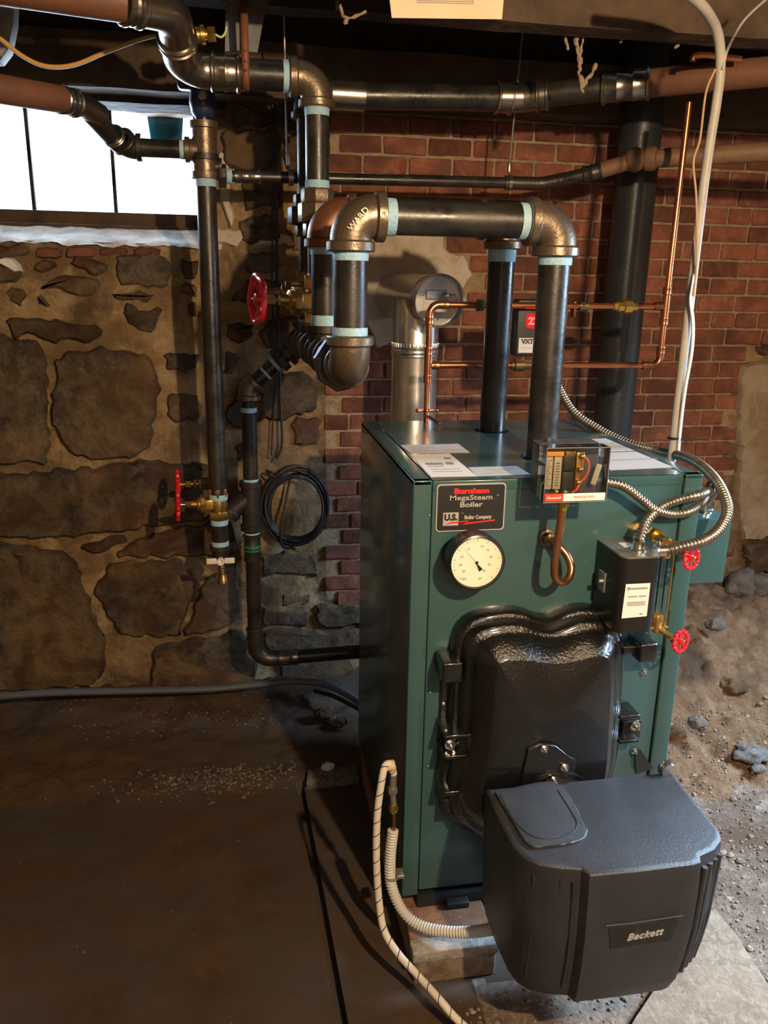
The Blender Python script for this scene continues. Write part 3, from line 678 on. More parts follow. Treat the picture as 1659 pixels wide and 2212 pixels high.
gate_valve('large brass gate valve with the red handwheel seen edge-on, on the first riser', M1.x, .80, vz, (-1, -.30, .02), .034, .068, BRASS, reach=.185, lobes=5)
gate_valve('darker gate valve behind the large brass one, its chrome bonnet catching light', M2.x, .98, vz+.02, (-1, .05, 0), .031, .05, BRASSDK, wheel=False, reach=.15)

# ---- condensate riser beside the window
VX, VY = at(457, 700, y=1.05).x, 1.05; rv = .030
vz1 = at(447, 375, y=VY).z; vzb = at(467, 1075, y=VY).z; vzt = at(440, 325, y=VY).z
t = thing('return_pipe', 'tall black vertical pipe standing in front of the stone wall just right of the window', 'pipe', (VX, VY, 1.0))
pipe(t, (VX, VY, vzb), (VX, VY, vz1), rv); pipe(t, (VX, VY, vzt), (VX, VY, at(440, 225, y=VY).z), rv*.8)
part('tee', t, IRON, lambda m: tee(m, (VX, VY, vzt), Z, -X, rv*1.02, rv*.85, L=2.6))
part('tee', t, IRONDK, lambda m: tee(m, (VX, VY, vz1+.02), Z, X, rv*.98, rv*.6, L=1.2))
tape(t, (VX, VY, vz1-.012), -Z, rv, .026); tape(t, (VX, VY, vzb+.014), -Z, rv, .02)
# left branch up to the old brown main
rb = .026; k1 = at(302, 322, y=1.05); k1.z = vzt; k0 = Vector((VX-.06, VY, vzt)); k2 = Vector((at(262, 320, y=1.05).x, 1.05, vzt)); k3 = at(215, 250, y=.92); k4 = at(180, 228, y=.86); k5 = at(130, 214, y=.78); k6 = at(0, 192, y=.62); k7 = k6+(at(-160, 165, y=.45)-k6)*4.5
seg('pipe', t, k0+X*.035, k1, rb, PIPE); tape(t, k0+X*.001, -X, rb, .014, TAPEG); tape(t, k1+X*.004, -X, rb, .012, TAPEG)
part('elbow', t, IRONDK, lambda m: elbow(m, k2+X*.02, k1, k3, rb*1.05, 1.2)); part('press_coupling', t, PRESS, lambda m: presscoup(m, k2+(k3-k2)*.30, k2+(k3-k2)*.42, rb*1.02, 1))
seg('pipe', t, k2, k4, rb*1.03, PIPE)
part('press_elbow', t, PRESS, lambda m: (m.tube(route([k3, k4, k5], .07, 12), rb*1.2, 28), presscoup(m, k4+(k5-k4)*.35, k5, rb*1.12, 3)))
seg('brown_pipe', t, k5+(k4-k5)*.1, k6, rb*1.28, BROWNP); seg('brown_pipe', t, k6, k7, rb*1.28, BROWNP)
# right branch
s0 = Vector((VX+.05, VY, at(500, 381, y=VY).z)); s1 = at(1090, 395, y=1.08); s2 = at(1170, 397, y=1.07); s3 = at(1240, 384, y=1.03); s4 = at(1300, 368, y=.99); s5 = at(1372, 345, y=.94); s6 = at(1700, 325, y=.72); s7 = at(1900, 316, y=.6)
t = thing('return_pipe', 'slim black horizontal pipe crossing the brick wall, ending in a rusty brown pipe', 'pipe', s0)
rs = .0175; ds = (s1-s0).normalized()
part('bushing', t, IRONDK, lambda m: hexnut(m, s0-X*.012, s0+X*.012, .034, 8)); tape(t, s0+X*.013, X, rs*1.2, .016)
seg('pipe', t, s0, s1, rs, PIPE)
part('press_coupling', t, PRESS, lambda m: presscoup(m, s0+ds*.035, s0+ds*.115, rs, 3))
part('press_coupling', t, PRESS, lambda m: presscoup(m, s1-ds*.0, s1+ds*.03, rs, 1))
part('press_elbow', t, IRONDK, lambda m: (m.tube(route([s1, s2, s3], .09, 12), rs*1.2, 24), presscoup(m, s3-(s3-s2)*.5, s3-(s3-s2)*.3, rs*1.1, 1)))
seg('pipe', t, s2+(s3-s2)*.4, s4, rs*1.15, PIPE); part('press_coupling', t, IRONDK, lambda m: presscoup(m, s3+(s4-s3)*.35, s4, rs*1.3, 2))
seg('brown_pipe', t, s4-(s4-s3)*.1, s5, rs*1.4, TANP)
part('tee', t, TANP, lambda m: (m.ball(s5, rs*2.1), m.lathe([(0, rs*1.9), (.012, rs*2.1), (.03, rs*2.1), (.036, rs*1.6)], s5+(s6-s5).normalized()*.03, s6-s5, 28)))
seg('brown_pipe', t, s5, s6, rs*1.62, TANP); seg('brown_pipe', t, s6, s7, rs*1.62, TANP)

# lower assembly on the vertical return pipe
gz = at(468, 1088, y=VY).z
gate_valve('lower brass gate valve at the bottom of the vertical return pipe, red handwheel edge-on', VX, VY, gz, (-1, -.10, .03), .026, .052, BRASS, reach=.135, lobes=6)
bz = at(430, 1053, y=1.12).z; bx = at(428, 1053, y=1.12).x
t = thing('gate_valve', 'small valve directly behind the lower brass gate valve, red wheel just above its neighbour', 'valve', (bx, 1.16, bz)); dd = Vector((-1, -.05, 0)).normalized(); bc = Vector((bx+.06, 1.16, bz+.004))
part('valve_body', t, BRASSDK, lambda m: (m.cyl(bc, bc+dd*.03, .024), hexnut(m, bc+dd*.02, bc+dd*.06, .022, 8), hexnut(m, bc+dd*.066, bc+dd*.078, .016, 6)))
part('packing_nut', t, BRASS, lambda m: hexnut(m, bc+dd*.085, bc+dd*.105, .012, 6)); part('stem', t, BRASS, lambda m: m.cyl(bc+dd*.05, bc+dd*.135, .0045)); handwheel(t, bc+dd*.13, dd, .048, 6)
t = thing('drain_nipple', 'short black nipple under the lower gate valve wrapped in blue tape at both ends', 'pipe', (VX, VY, gz-.1))
z1 = at(468, 1175, y=VY).z; pipe(t, (VX, VY, z1), (VX, VY, gz-.052), rv*.93); tape(t, (VX, VY, gz-.055), -Z, rv*.95, .018); tape(t, (VX, VY, z1+.012), -Z, rv*.95, .018)
zc = at(468, 1195, y=VY).z; zd = at(470, 1262, y=VY).z
t = thing('drain_valve', 'drain cock with a white tee handle and brass hose spout, lowest on the return pipe', 'valve', (VX, VY, zc))
part('valve_body', t, IRONDK, lambda m: (m.lathe([(0, rv*1.2), (.014, rv*1.22), (.018, rv*1.05), (.045, rv*.9), (.055, rv*.5)], (VX, VY, z1-.004), -Z, 28), m.ball((VX, VY-.004, zc-.012), .022)))
part('handle', t, WHITE, lambda m: (m.box((VX-.030, VY-.036, zc-.016), (.034, .006, .020), None, .002), m.box((VX+.030, VY-.036, zc-.016), (.034, .006, .020), None, .002), m.lathe([(0, .013), (.014, .013), (.014, .008), (.006, .008)], (VX, VY-.028, zc-.018), -Y, 20)))
part('spout', t, BRASSDK, lambda m: m.lathe([(0, .012), (.02, .012), (.022, .015), (.028, .015), (.03, .011), (.038, .011), (.04, .015), (.05, .0155), (.06, .019), (.072, .019), (.072, .013), (.06, .012)], (VX+.003, VY-.02, zc-.028), (.05, -.2, -1), 24))
# blue-handled valve body at the top of the vertical pipe
vt = at(440, 222, y=VY)
t = thing('ball_valve', 'dark blue valve atop the vertical return pipe, under the big overhead elbow', 'valve', (VX, VY, vt.z))
BLUE = M('dark_blue_enamel', (.015, .025, .075), .4)
part('valve_body', t, BLUE, lambda m: (m.lathe([(-.045, .022), (-.03, .034), (0, .040), (.03, .036), (.055, .04), (.07, .045), (.085, .03)], (VX, VY, vt.z), Z, 24), m.box((VX-.035, VY-.02, vt.z+.05), (.07, .05, .045), None, .012)))
part('stem_nut', t, BRASSDK, lambda m: hexnut(m, (VX+.002, VY-.03, vt.z+.01), (VX+.002, VY-.055, vt.z+.01), .014, 6)); tape(t, (VX, VY, vt.z-.05), -Z, .025, .014)

# ================================================================== BOILER
boiler = thing('boiler', 'large teal green steel steam boiler with black cast-iron door, standing on concrete blocks', 'boiler', (BW/2, D/2, 0))
XZ = lambda y_: (Vector((0, y_, 0)), X, Z, -Y)
part('side_panel', boiler, TEAL, lambda m: (m.span((0, 0, 0), (.0415, .02, H), .003), m.span((0, .016, 0), (.006, D, H), .002), m.span((0, 0, H-.012), (.0415, D, H), .003)), label='teal left side panel with a dark glossy face')
part('side_panel', boiler, TEAL, lambda m: (m.span((BW-.043, -.004, 0), (BW, .02, H), .003), m.span((BW-.006, .016, 0), (BW, D, H), .002), m.span((BW-.043, -.004, H-.012), (BW, D, H), .003)))
part('front_panel', boiler, TEAL, lambda m: m.span((.0435, .003, .012), (BW-.0455, .015, H-.003), .003))
def toppan(m):
    # sheet with two round pipe holes
    hs = [(R2.x, .58, .050), (RX, RY, .050)]; x0, x1, y0, y1 = .0435, BW-.0455, .001, D; n = 40
    xs_ = sorted([x0, x1]+[h[0]+s*h[2]*1.25 for h in hs[:1] for s in (-1, 1)]); xs_ = [x0, R2.x-.07, R2.x+.07, x1]
    yb = [y0, RY-.07, RY+.07, .58-.07, .58+.07, y1]
    for i in range(3):
        for j in range(5):
            a, b, c_, d_ = xs_[i], xs_[i+1], yb[j], yb[j+1]
            hole = None
            if i == 1 and j == 1: hole = hs[1]
            if i == 1 and j == 3: hole = hs[0]
            if not hole: m.add([(a, c_, H), (b, c_, H), (b, d_, H), (a, d_, H)], [(0, 1, 2, 3)]); continue
            vs = []; fs = []
            for k in range(n):
                w = 2*math.pi*k/n; cx, cy = math.cos(w), math.sin(w); s_ = .07/max(abs(cx), abs(cy))
                mx = (a+b)/2; my = (c_+d_)/2
                vs.append((mx+cx*s_, my+cy*s_, H)); vs.append((hole[0]+cx*hole[2], hole[1]+cy*hole[2], H)); vs.append((hole[0]+cx*hole[2], hole[1]+cy*hole[2], H-.008))
            for k in range(n):
                k2 = (k+1) % n; fs += [(3*k, 3*k2, 3*k2+1, 3*k+1), (3*k+1, 3*k2+1, 3*k2+2, 3*k+2)]
            m.add(vs, fs)
    m.tube(route([(x0, .010, H-.03), (x0, .004, H-.004), (x0, .03, H-.003)], .004, 4), .0008, 6)
    m.span((x0, .0015, H-.025), (x1, .010, H-.0015), .0035)
part('top_panel', boiler, TEAL, toppan, smooth=30)
part('casing', boiler, BLACK, lambda m: m.span((.02, .03, .002), (BW-.02, D-.005, H-.03)))
# name plate
def rrect(x0, z0, x1, z1, rr, n=6):
    out = []
    for cx, cz, a0 in ((x1-rr, z1-rr, 0), (x0+rr, z1-rr, 90), (x0+rr, z0+rr, 180), (x1-rr, z0+rr, 270)):
        for k in range(n+1):
            w = math.radians(a0+90*k/n); out.append((cx+rr*math.cos(w), cz+rr*math.sin(w)))
    return out
npl = part('name_plate', boiler, SILV, lambda m: m.prism(rrect(.052, .962, .209, 1.070, .008), .004, XZ(.003)), label='black name plate with silver rim')
part('plate_face', npl, BLACK, lambda m: m.prism(rrect(.0548, .9648, .2062, 1.0672, .007), .0006, XZ(-.001)))
ty = -.0018
def T(par, s, x, z, h, m, sx=1, bold=0, align='CENTER', name='lettering', y_=ty): return loc_text(par, s, Vector((x, y_, z)), X, Z, h, m, name=name, align=align, sx=sx, bold=bold, ext=.0004)
T(npl, 'Burnham', .1305, 1.0535, .0115, REDTXT, 1.38, .0009); T(npl, 'MegaSteam', .1300, 1.0385, .0115, SILV, 1.36, .0002); T(npl, '®', .1905, 1.0425, .004, SILV, 1); T(npl, 'Boiler', .1305, 1.0225, .0115, SILV, 1.35, .0004)
part('logo', npl, SILV, lambda m: m.prism([(.068, .976), (.103, .976), (.103, 1.006), (.068, 1.006)], .0005, XZ(-.0018)))
T(npl, 'U.S.', .0855, .9945, .014, BLACK, .95, .0011, y_=-.0026); T(npl, 'Boiler Company', .1475, .9935, .0085, SILV, .80, .0005); T(npl, 'by', .112, 1.004, .003, SILV, 1)
part('logo', npl, REDTXT, lambda m: m.prism([(.070, .978), (.085, .984), (.128, .987), (.118, .982), (.155, .985), (.187, .987), (.187, .984), (.150, .981), (.112, .977), (.122, .983), (.088, .981)], .0005, XZ(-.0024)))
# paper labels on the lid
FT = (Vector((0, 0, H+.0004)), X, Y, Z)
def lidlabel(pxs, m_, lines):
    P_ = [at(px, py, z=H) for px, py in pxs]; o = part('sticker', boiler, m_, lambda m: m.prism([(p.x, p.y) for p in P_], .0004, FT))
    a, b, c_, d_ = P_
    def pr(m):
        for (u0, v0, u1, v1) in lines:
            q = [d_+(c_-d_)*u+(a-d_)*v*1. for u, v in ((u0, v0), (u1, v0), (u1, v1), (u0, v1))]; m.prism([(p.x, p.y) for p in q], .0002, (Vector((0, 0, H+.0008)), X, Y, Z))
    if lines: part('print', o, INKG, pr)
lidlabel(((865, 962), (990, 959), (1015, 978), (886, 980)), PAPER, [(.1, .62, .55, .66), (.1, .45, .4, .49), (.62, .3, .9, .34), (.1, .2, .45, .24)])
lidlabel(((887, 983), (971, 980), (1030, 1029), (931, 1031)), PAPERW, [(.15, .50, .55, .60), (.62, .50, .80, .62), (.15, .42, .5, .45), (.7, .75, .86, .84), (.15, .3, .8, .32), (.15, .2, .8, .22)])
lidlabel(((1011, 1010), (1116, 1007), (1145, 1025), (1030, 1029)), PAPER, [(.3, .62, .8, .66), (.4, .45, .7, .49), (.2, .22, .6, .26)])
lidlabel(((1239, 951), (1308, 947), (1371, 974), (1290, 977)), PAPER, [(.1, .6, .9, .63)])
lidlabel(((1290, 979), (1374, 976), (1455, 1010), (1318, 1016)), PAPER, [(.1, .5, .9, .54)])
# cast-iron burner door
def fpt(pxs, y_): return [(at(a, b, y=y_).x, at(a, b, y=y_).z) for a, b in pxs]
def densify(P_, res=.012):
    out = []
    for i in range(len(P_)):
        a = Vector(P_[i]); b = Vector(P_[(i+1) % len(P_)]); k = max(1, int((b-a).length/res))
        for t in range(k): out.append(a+(b-a)*(t/k))
    for _ in range(3): out = [(out[i-1]+out[i]*2+out[(i+1) % len(out)])/4 for i in range(len(out))]
    return out
def inset_ring(P_, d):
    m = len(P_); c = sum(P_, Vector((0, 0)))/m; out = []
    for i in range(m):
        t = (P_[(i+2) % m]-P_[i-2]).normalized(); nn = Vector((-t.y, t.x))
        if nn.dot(c-P_[i]) < 0: nn = -nn
        out.append(P_[i]+nn*d)
    for _ in range(2): out = [(out[i-1]+out[i]*2+out[(i+1) % m])/4 for i in range(m)]
    return out
def loft(m, P_, layers):
    vs = []; fs = []; n = len(P_); R_ = P_; last = 0
    for d, y_ in layers:
        if d != last: R_ = inset_ring(R_, d-last); last = d
        vs += [(p.x, y_, p.y) for p in R_]
    for k in range(len(layers)-1):
        for i in range(n): j = (i+1) % n; fs.append((k*n+i, k*n+j, (k+1)*n+j, (k+1)*n+i))
    c = len(vs); cc = sum(R_, Vector((0, 0)))/n; vs.append((cc.x, layers[-1][1], cc.y)); k = len(layers)-1
    for i in range(n): fs.append((k*n+i, k*n+(i+1) % n, c))
    m.add(vs, fs)
frame_px = [(985,1440),(984,1400),(1000,1376),(1040,1358),(1100,1348),(1140,1344),(1165,1353),(1192,1364),(1218,1356),(1250,1338),(1300,1335),(1345,1348),(1366,1374),(1375,1420),(1378,1655),(1330,1730),(1190,1790),(1040,1790),(985,1740)]
door_px = [(1022,1440),(1024,1396),(1048,1380),(1100,1371),(1142,1368),(1172,1384),(1197,1392),(1226,1386),(1256,1366),(1300,1362),(1340,1374),(1352,1402),(1350,1500),(1338,1680),(1300,1760),(1190,1830),(1070,1835),(1000,1790),(985,1730),(1012,1600)]
door = part('burner_door', boiler, BLACKG, lambda m: (loft(m, densify(fpt(door_px, -.10)), [(-.028, .004), (-.028, -.026), (-.025, -.036), (-.020, -.041), (-.012, -.041)]), loft(m, densify(fpt(door_px, -.10)), [(-.010, -.03), (-.010, -.058), (-.006, -.066), (0, -.069), (.006, -.072), (.010, -.082), (.014, -.090), (.044, -.122), (.048, -.124)])), smooth=42)
def fbox(m, px, py, y_, w, d, h, bev=.004, rz=0): p = at(px, py, y=y_); m.box((p.x, y_+d/2, p.z), (w, d, h), None, bev)
part('door_lug', door, BLACKG, lambda m: (fbox(m, 978, 1455, -.075, .046, .072, .050), fbox(m, 1008, 1462, -.05, .05, .046, .02)))
part('door_lug', door, BLACKG, lambda m: (fbox(m, 1402, 1412, -.075, .045, .072, .048, .006), fbox(m, 1372, 1405, -.05, .06, .046, .022)))
part('door_lug', door, BLACKG, lambda m: (fbox(m, 992, 1592, -.085, .064, .085, .010), fbox(m, 990, 1636, -.080, .064, .080, .009), fbox(m, 990, 1614, -.050, .06, .052, .045)))
part('door_lug', door, BLACKG, lambda m: (fbox(m, 1362, 1550, -.065, .052, .065, .010), fbox(m, 1360, 1603, -.060, .050, .060, .009), fbox(m, 1365, 1577, -.030, .05, .032, .05)))
part('door_lug', door, BLACKG, lambda m: (fbox(m, 988, 1714, -.08, .064, .08, .012), fbox(m, 975, 1745, -.045, .04, .045, .05)))
part('mounting_plate', boiler, BLACKG, lambda m: fbox(m, 963, 1595, -.008, .034, .012, .33, .006))
part('mounting_plate', boiler, BLACKG, lambda m: (m.prism(fpt([(1372, 1620), (1385, 1622), (1412, 1660), (1375, 1672)], -.008), .008, XZ(0))))
def bolt(par, px, py, y_, R_):
    p = at(px, py, y=y_)
    part('bolt', par, CHROME, lambda m: (m.lathe([(0, R_*1.5), (R_*.3, R_*1.5)], p, -Y, 20), hexnut(m, p-Y*R_*.3, p-Y*R_*1.2, R_*1.05), m.lathe([(0, R_*.55), (R_*.9, R_*.55), (R_*1.05, R_*.3)], p-Y*R_*1.2, -Y, 14)))
bolt(door, 972, 1608, -.052, .0085); bolt(door, 1372, 1567, -.033, .0085); bolt(boiler, 955, 1668, -.012, .0055); bolt(boiler, 1391, 1450, -.012, .0055); bolt(boiler, 1370, 1622, -.012, .0055); bolt(boiler, 958, 1520, -.012, .003)
for px, py in ((929, 1496), (925, 1655), (928, 1113)): bolt(boiler, px, py, .002, .0018)
part('bracket', boiler, BLACK, lambda m: (m.span((.04, -.01, -.028), (.30, .05, -.002)), m.span((.11, -.03, -.03), (.17, .0, -.012), .004), m.span((.38, -.01, -.028), (BW-.02, .05, -.002))))
# concrete blocks and capping paver under the boiler
t = obj('concrete_block', MB().span((.003, -.150, -.125), (.205, .70, -.052), .006), CONC); tag(t, 'rough tan concrete block under the left front foot of the boiler', 'block', 'blocks under the boiler')
t = obj('concrete_block', MB().span((.45, .10, -.125), (.652, .70, -.052), .006), CONC); tag(t, 'concrete block under the right side of the boiler, deep in shadow', 'block', 'blocks under the boiler')
PAV = earth('paver_grey', [(.34, .31, .27), (.24, .21, .18), (.42, .39, .35)], [14, 40], .5, 80)
t = obj('paver', MB().span((.000, -.148, -.0515), (.208, .70, -.030), .004), earth('red_paver', [(.20, .095, .05), (.13, .065, .038), (.25, .13, .075)], [9, 30], .5, 60)); tag(t, 'thin red-brown paver capping the tan block at the boiler front left', 'paver')
part('mortar_edge', t, PAV, lambda m: m.span((-.002, -.1525, -.060), (.211, -.108, -.0285), .004), label='whitish mortar edge')
t = obj('paver', MB().span((.448, .10, -.0515), (.655, .70, -.030), .004), PAV); tag(t, 'thin grey paver under the right side of the boiler', 'paver')

# ---- pressure gauge
gc = Vector((.129, 0, .912)); GR = .0625
t = thing('pressure_gauge', 'round black-cased dial gauge with cream face on the boiler front below the name plate', 'gauge', gc)
part('case', t, M('gauge_case_black', (.015, .014, .013), .3, .1), lambda m: m.lathe([(0, .030), (.004, .034), (.020, .036), (.026, GR*.96), (.030, GR), (.064, GR), (.070, GR*1.02), (.074, GR*1.0), (.076, GR*.93), (.071, GR*.915), (.068, GR*.90)], gc, -Y, 64), smooth=40)
DIAL = M('cream_dial', (.86, .76, .58), .5)
df = part('dial', t, DIAL, lambda m: m.lathe([(0, .001), (0, .0565), (.0012, .0565), (.0012, .001)], gc-Y*.0688, -Y, 64))
def ticks(m):
    for k in range(61):
        w = math.radians(225-270*k/60); big = k % 6 == 0; r0 = .047 if big else .0495; r1 = .0535
        if not big and k % 2: continue
        c_ = gc+Vector((math.cos(w)*(r0+r1)/2, -.0701, math.sin(w)*(r0+r1)/2)); m.box(c_, (r1-r0, .0003, .0009 if big else .0005), Matrix.Rotation(-w, 3, 'Y'))
part('scale', df, INK, ticks)
for s_, u, v in (('10', -105, -43), ('20', -110, 12), ('30', -87, 59), ('10', 30, -110), ('15', 70, -83), ('20', 95, -35), ('25', 87, 19), ('30', 53, 62), ('kPa', -80, 112), ('psi', 30, 112), ('0', -60, -96)):
    k_ = .000327; loc_text(df, s_, gc+Vector((u*k_+.0*0, -.0702, -v*k_)), X, Z, .0052, INK, ext=.0002)
part('needle', t, BLACK, lambda m: (m.prism([(-.031, .036), (.0006, -.0018), (.014, -.0155), (.0065, -.0205), (-.002, .0008)], .001, (gc-Y*.0712, X, Z, -Y)), m.lathe([(0, .0035), (.0025, .003)], gc-Y*.071, -Y, 16)))

# ---- pressure control with pigtail
bx0, bx1, bz0, bz1 = .249, .387, 1.056, 1.171
t = thing('pressure_control', 'clear-fronted pressure control box on the boiler front, carried on a looped copper tube', 'control box', (.318, -.08, bz0))
part('housing', t, GREY, lambda m: (m.span((bx0+.003, -.078, bz0+.002), (bx1-.003, -.030, bz1+.001), .003), m.lathe([(0, .004), (.004, .006), (.010, .006), (.012, .003)], (.274, -.06, bz1), Z, 14)))
part('cover', t, GLASSP, lambda m: (m.span((bx0, -.122, bz0), (bx1, -.120, bz1)), m.span((bx0, -.120, bz0), (bx0+.002, -.079, bz1)), m.span((bx1-.002, -.120, bz0), (bx1, -.079, bz1)), m.span((bx0, -.120, bz1-.002), (bx1, -.079, bz1)), m.span((bx0, -.120, bz0), (bx1, -.079, bz0+.002))), label='clear plastic cover')
rim = part('rim', t, GREYL, lambda m: m.tube([(bx0, -.1225, bz0), (bx1, -.1225, bz0), (bx1, -.1225, bz1), (bx0, -.1225, bz1)], .0016, 6, closed=True))
SCALEP = M('cream_scale_plate', (.50, .44, .32), .4, .2)
sp = part('scale_plate', t, SCALEP, lambda m: (m.span((.258, -.098, 1.078), (.274, -.079, 1.150), .001), m.span((.277, -.098, 1.078), (.294, -.079, 1.150), .001)))
part('scale', sp, INK, lambda m: ([m.span((.261, -.0985, 1.085+i*.0045), (.261+.006+.004*(i % 3 == 0), -.0978, 1.0862+i*.0045)) for i in range(13)], [m.span((.281, -.0985, 1.085+i*.006), (.289, -.0978, 1.0868+i*.006)) for i in range(9)]))
part('orange_tag', t, ORANGE, lambda m: m.span((.256, -.104, 1.150), (.295, -.079, 1.160), .001))
part('switch', t, BLACK, lambda m: (m.span((.297, -.100, 1.118), (.322, -.079, 1.150), .002), m.box((.310, -.088, 1.095), (.024, .018, .04), None, .002)))
part('terminal', t, BRASS, lambda m: (m.span((.300, -.1, 1.148), (.322, -.079, 1.160), .002), m.span((.326, -.096, 1.072), (.344, -.079, 1.156), .002), m.ball((.336, -.1, 1.148), .0065), m.ball((.334, -.1, 1.120), .0065), m.ball((.332, -.1, 1.092), .0065), m.ball((.285, -.1, 1.073), .005), m.ball((.304, -.1, 1.072), .005)))
part('wire', t, WIRE, lambda m: (m.tube(smooth_path([(.337, -.103, 1.150), (.348, -.106, 1.138), (.350, -.106, 1.120), (.344, -.104, 1.102), (.336, -.103, 1.094)]), .0024, 8), m.tube(smooth_path([(.334, -.103, 1.092), (.327, -.106, 1.078), (.318, -.104, 1.072)]), .0024, 8)))
part('baffle', t, SCALEP, lambda m: m.box((.372, -.098, 1.108), (.012, .003, .045), Matrix.Rotation(.25, 3, 'Y'), .001))
lab = part('label_strip', t, PAPERW, lambda m: m.span((.292, -.1235, 1.0585), (.3845, -.1222, 1.0745)))
lr = part('label_strip', t, REDLAB, lambda m: m.span((.2515, -.1235, 1.0585), (.2922, -.1222, 1.0745)), label='red end of the label strip')
loc_text(lr, 'Honeywell', Vector((.2718, -.1238, 1.0665)), X, Z, .0052, PAPERW, ext=.0002, bold=.0001); loc_text(lab, 'PRESSURETROL', Vector((.338, -.1238, 1.0665)), X, Z, .005, REDLAB, ext=.0002)
part('nut', t, BRASS, lambda m: (hexnut(m, (.309, -.085, bz0), (.309, -.085, bz0-.020), .0125), m.lathe([(0, .009), (.008, .009)], (.309, -.085, bz0-.020), -Z, 16)))
part('pigtail', t, M('pigtail_copper', (.50, .22, .11), .28, .92, (.34, .16, .09), 14), lambda m: m.tube(smooth_path([(.309, -.085, bz0-.02), (.307, -.085, 1.0), (.303, -.085, .95), (.300, -.086, .905), (.303, -.085, .880), (.314, -.082, .866), (.330, -.076, .860), (.345, -.068, .868), (.352, -.058, .886), (.346, -.048, .908), (.334, -.038, .924), (.322, -.026, .934), (.316, -.012, .938), (.314, .004, .938)], 8), .0088, 16))
part('nipple', t, BRASSDK, lambda m: m.lathe([(0, .020), (.004, .020), (.006, .015), (.02, .014), (.022, .011)], (.314, .003, .938), -Y, 24))

# ---- low water cutoff
lx0, lx1, lz0, lz1 = .437, .530, .752, .930
t = thing('low_water_cutoff', 'black box with a white label beside the gauge glass, armoured cables entering its top', 'control box', (.48, -.06, lz0))
def lw(m, a, b, mg=0.):
    P_ = [(lx0, .002)]+[(lx0+.018*(1-math.cos(w)), -.125-.018*math.sin(w)+.018) for w in [i*math.pi/12 for i in range(7)]]
    P_ = [(lx0-mg, .002), (lx0-mg, -.108)]+[(lx0+.022-(.022+mg)*math.cos(w), -.108-(.022+mg)*math.sin(w)) for w in [i*math.pi/16 for i in range(1, 8)]]+[(lx1-.022+(.022+mg)*math.sin(w), -.108-(.022+mg)*math.cos(w)) for w in [i*math.pi/16 for i in range(0, 9)]]+[(lx1+mg, .002)]
    m.prism(P_, b-a, (Vector((0, 0, a)), X, Y, Z), .0)
part('housing', t, M('black_box_paint', (.013, .012, .012), .34), lambda m: lw(m, lz0, lz1-.004), smooth=30)
part('top_plate', t, GREYL, lambda m: lw(m, lz1-.004, lz1, -.001), smooth=30)
lb = part('label', t, PAPERW, lambda m: m.prism([(.447, .789), (.5065, .791), (.5065, .869), (.449, .869)], .0006, XZ(-.1301)), label='white paper label')
part('print', lb, INKG, lambda m: ([m.span((a, -.1312, z_), (b, -.1308, z_+h_)) for a, b, z_, h_ in ((.459, .501, .856, .004), (.457, .478, .838, .003), (.482, .499, .838, .003), (.456, .500, .825, .002), (.457, .498, .8215, .002), (.457, .50, .818, .002), (.488, .496, .796, .003))], m.prism([(.452, .862), (.460, .862), (.456, .852)], .0006, XZ(-.1307))))
part('latch', t, GREYL, lambda m: (m.span((lx0-.004, -.06, .822), (lx0+.001, -.028, .868), .001), m.lathe([(0, .006), (.012, .005)], (lx0-.002, -.052, .848), -X, 12)))
part('lid_label', t, PAPER, lambda m: m.span((.472, -.062, lz1-.0005), (.50, -.030, lz1+.0005)))
def conn(par, c, d, r_=.0125):
    c = Vector(c); d = Vector(d).normalized()
    return part('connector', par, CHROME, lambda m: (m.lathe([(0, r_*1.35), (.004, r_*1.4), (.007, r_*1.05), (.022, r_*1.1), (.024, r_*.8)], c, d, 20), m.lathe([(0, .0035), (.01, .0035), (.011, .002)], c+d*.012+d.orthogonal().normalized()*r_, d.orthogonal(), 10)))
conn(t, (.494, -.085, lz1-.001), Z); conn(t, (.516, -.118, lz1+.008), (1, -.1, .05), .012)

# ---- gauge glass with two red-wheeled cocks
t = thing('gauge_glass', 'glass water-level tube between brass cocks with small red handwheels, right of the black cutoff box', 'gauge', (.55, -.07, .75))
ga = at(1432, 1180, y=-.075); gb = at(1424, 1348, y=-.075); gx = (ga.x+gb.x)/2; GYY = -.075
part('glass_tube', t, GLASSP, lambda m: m.cyl((gx, GYY, gb.z), (gx, GYY, ga.z), .0085)); 
part('guard_rod', t, BRASS, lambda m: m.cyl((gx-.020, GYY-.008, gb.z-.005), (gx-.020, GYY-.008, ga.z), .0024)); part('guard_rod', t, BRASS, lambda m: m.cyl((gx+.020, GYY-.004, gb.z-.005), (gx+.020, GYY-.004, ga.z), .0024))
for zz, sg in ((ga.z, 1), (gb.z, -1)):
    v = part('cock', t, BRASS, lambda m: (m.lathe([(-.026, .0115), (-.018, .014), (-.006, .014), (0, .011), (.016, .011), (.02, .006)], (gx, GYY, zz), Z*sg, 20), m.cyl((gx, GYY, zz+sg*.01), (gx, .01, zz+sg*.01), .010), hexnut(m, (gx, -.035, zz+sg*.01), (gx, -.012, zz+sg*.01), .017), m.box((gx, GYY, zz+sg*.008), (.052, .012, .007), None, .002)))
    wc = Vector((gx+.035, GYY-.050, zz-.012 if sg > 0 else zz-.022)); dv = (wc-Vector((gx, GYY, zz+sg*.008))).normalized(); ax = Vector((.42, -1, .12)).normalized()
    part('packing_nut', v, BRASS, lambda m: (m.tube([Vector((gx, GYY, zz+sg*.008)), wc-ax*.012, wc], .0062, 12), hexnut(m, wc-ax*.014, wc-ax*.022, .010)))
    handwheel(t, wc, ax, .0265, 8); part('wheel_nut', t, BRASS, lambda m: m.lathe([(0, .0045), (.006, .004), (.007, .002)], wc+ax*.003, ax, 10))

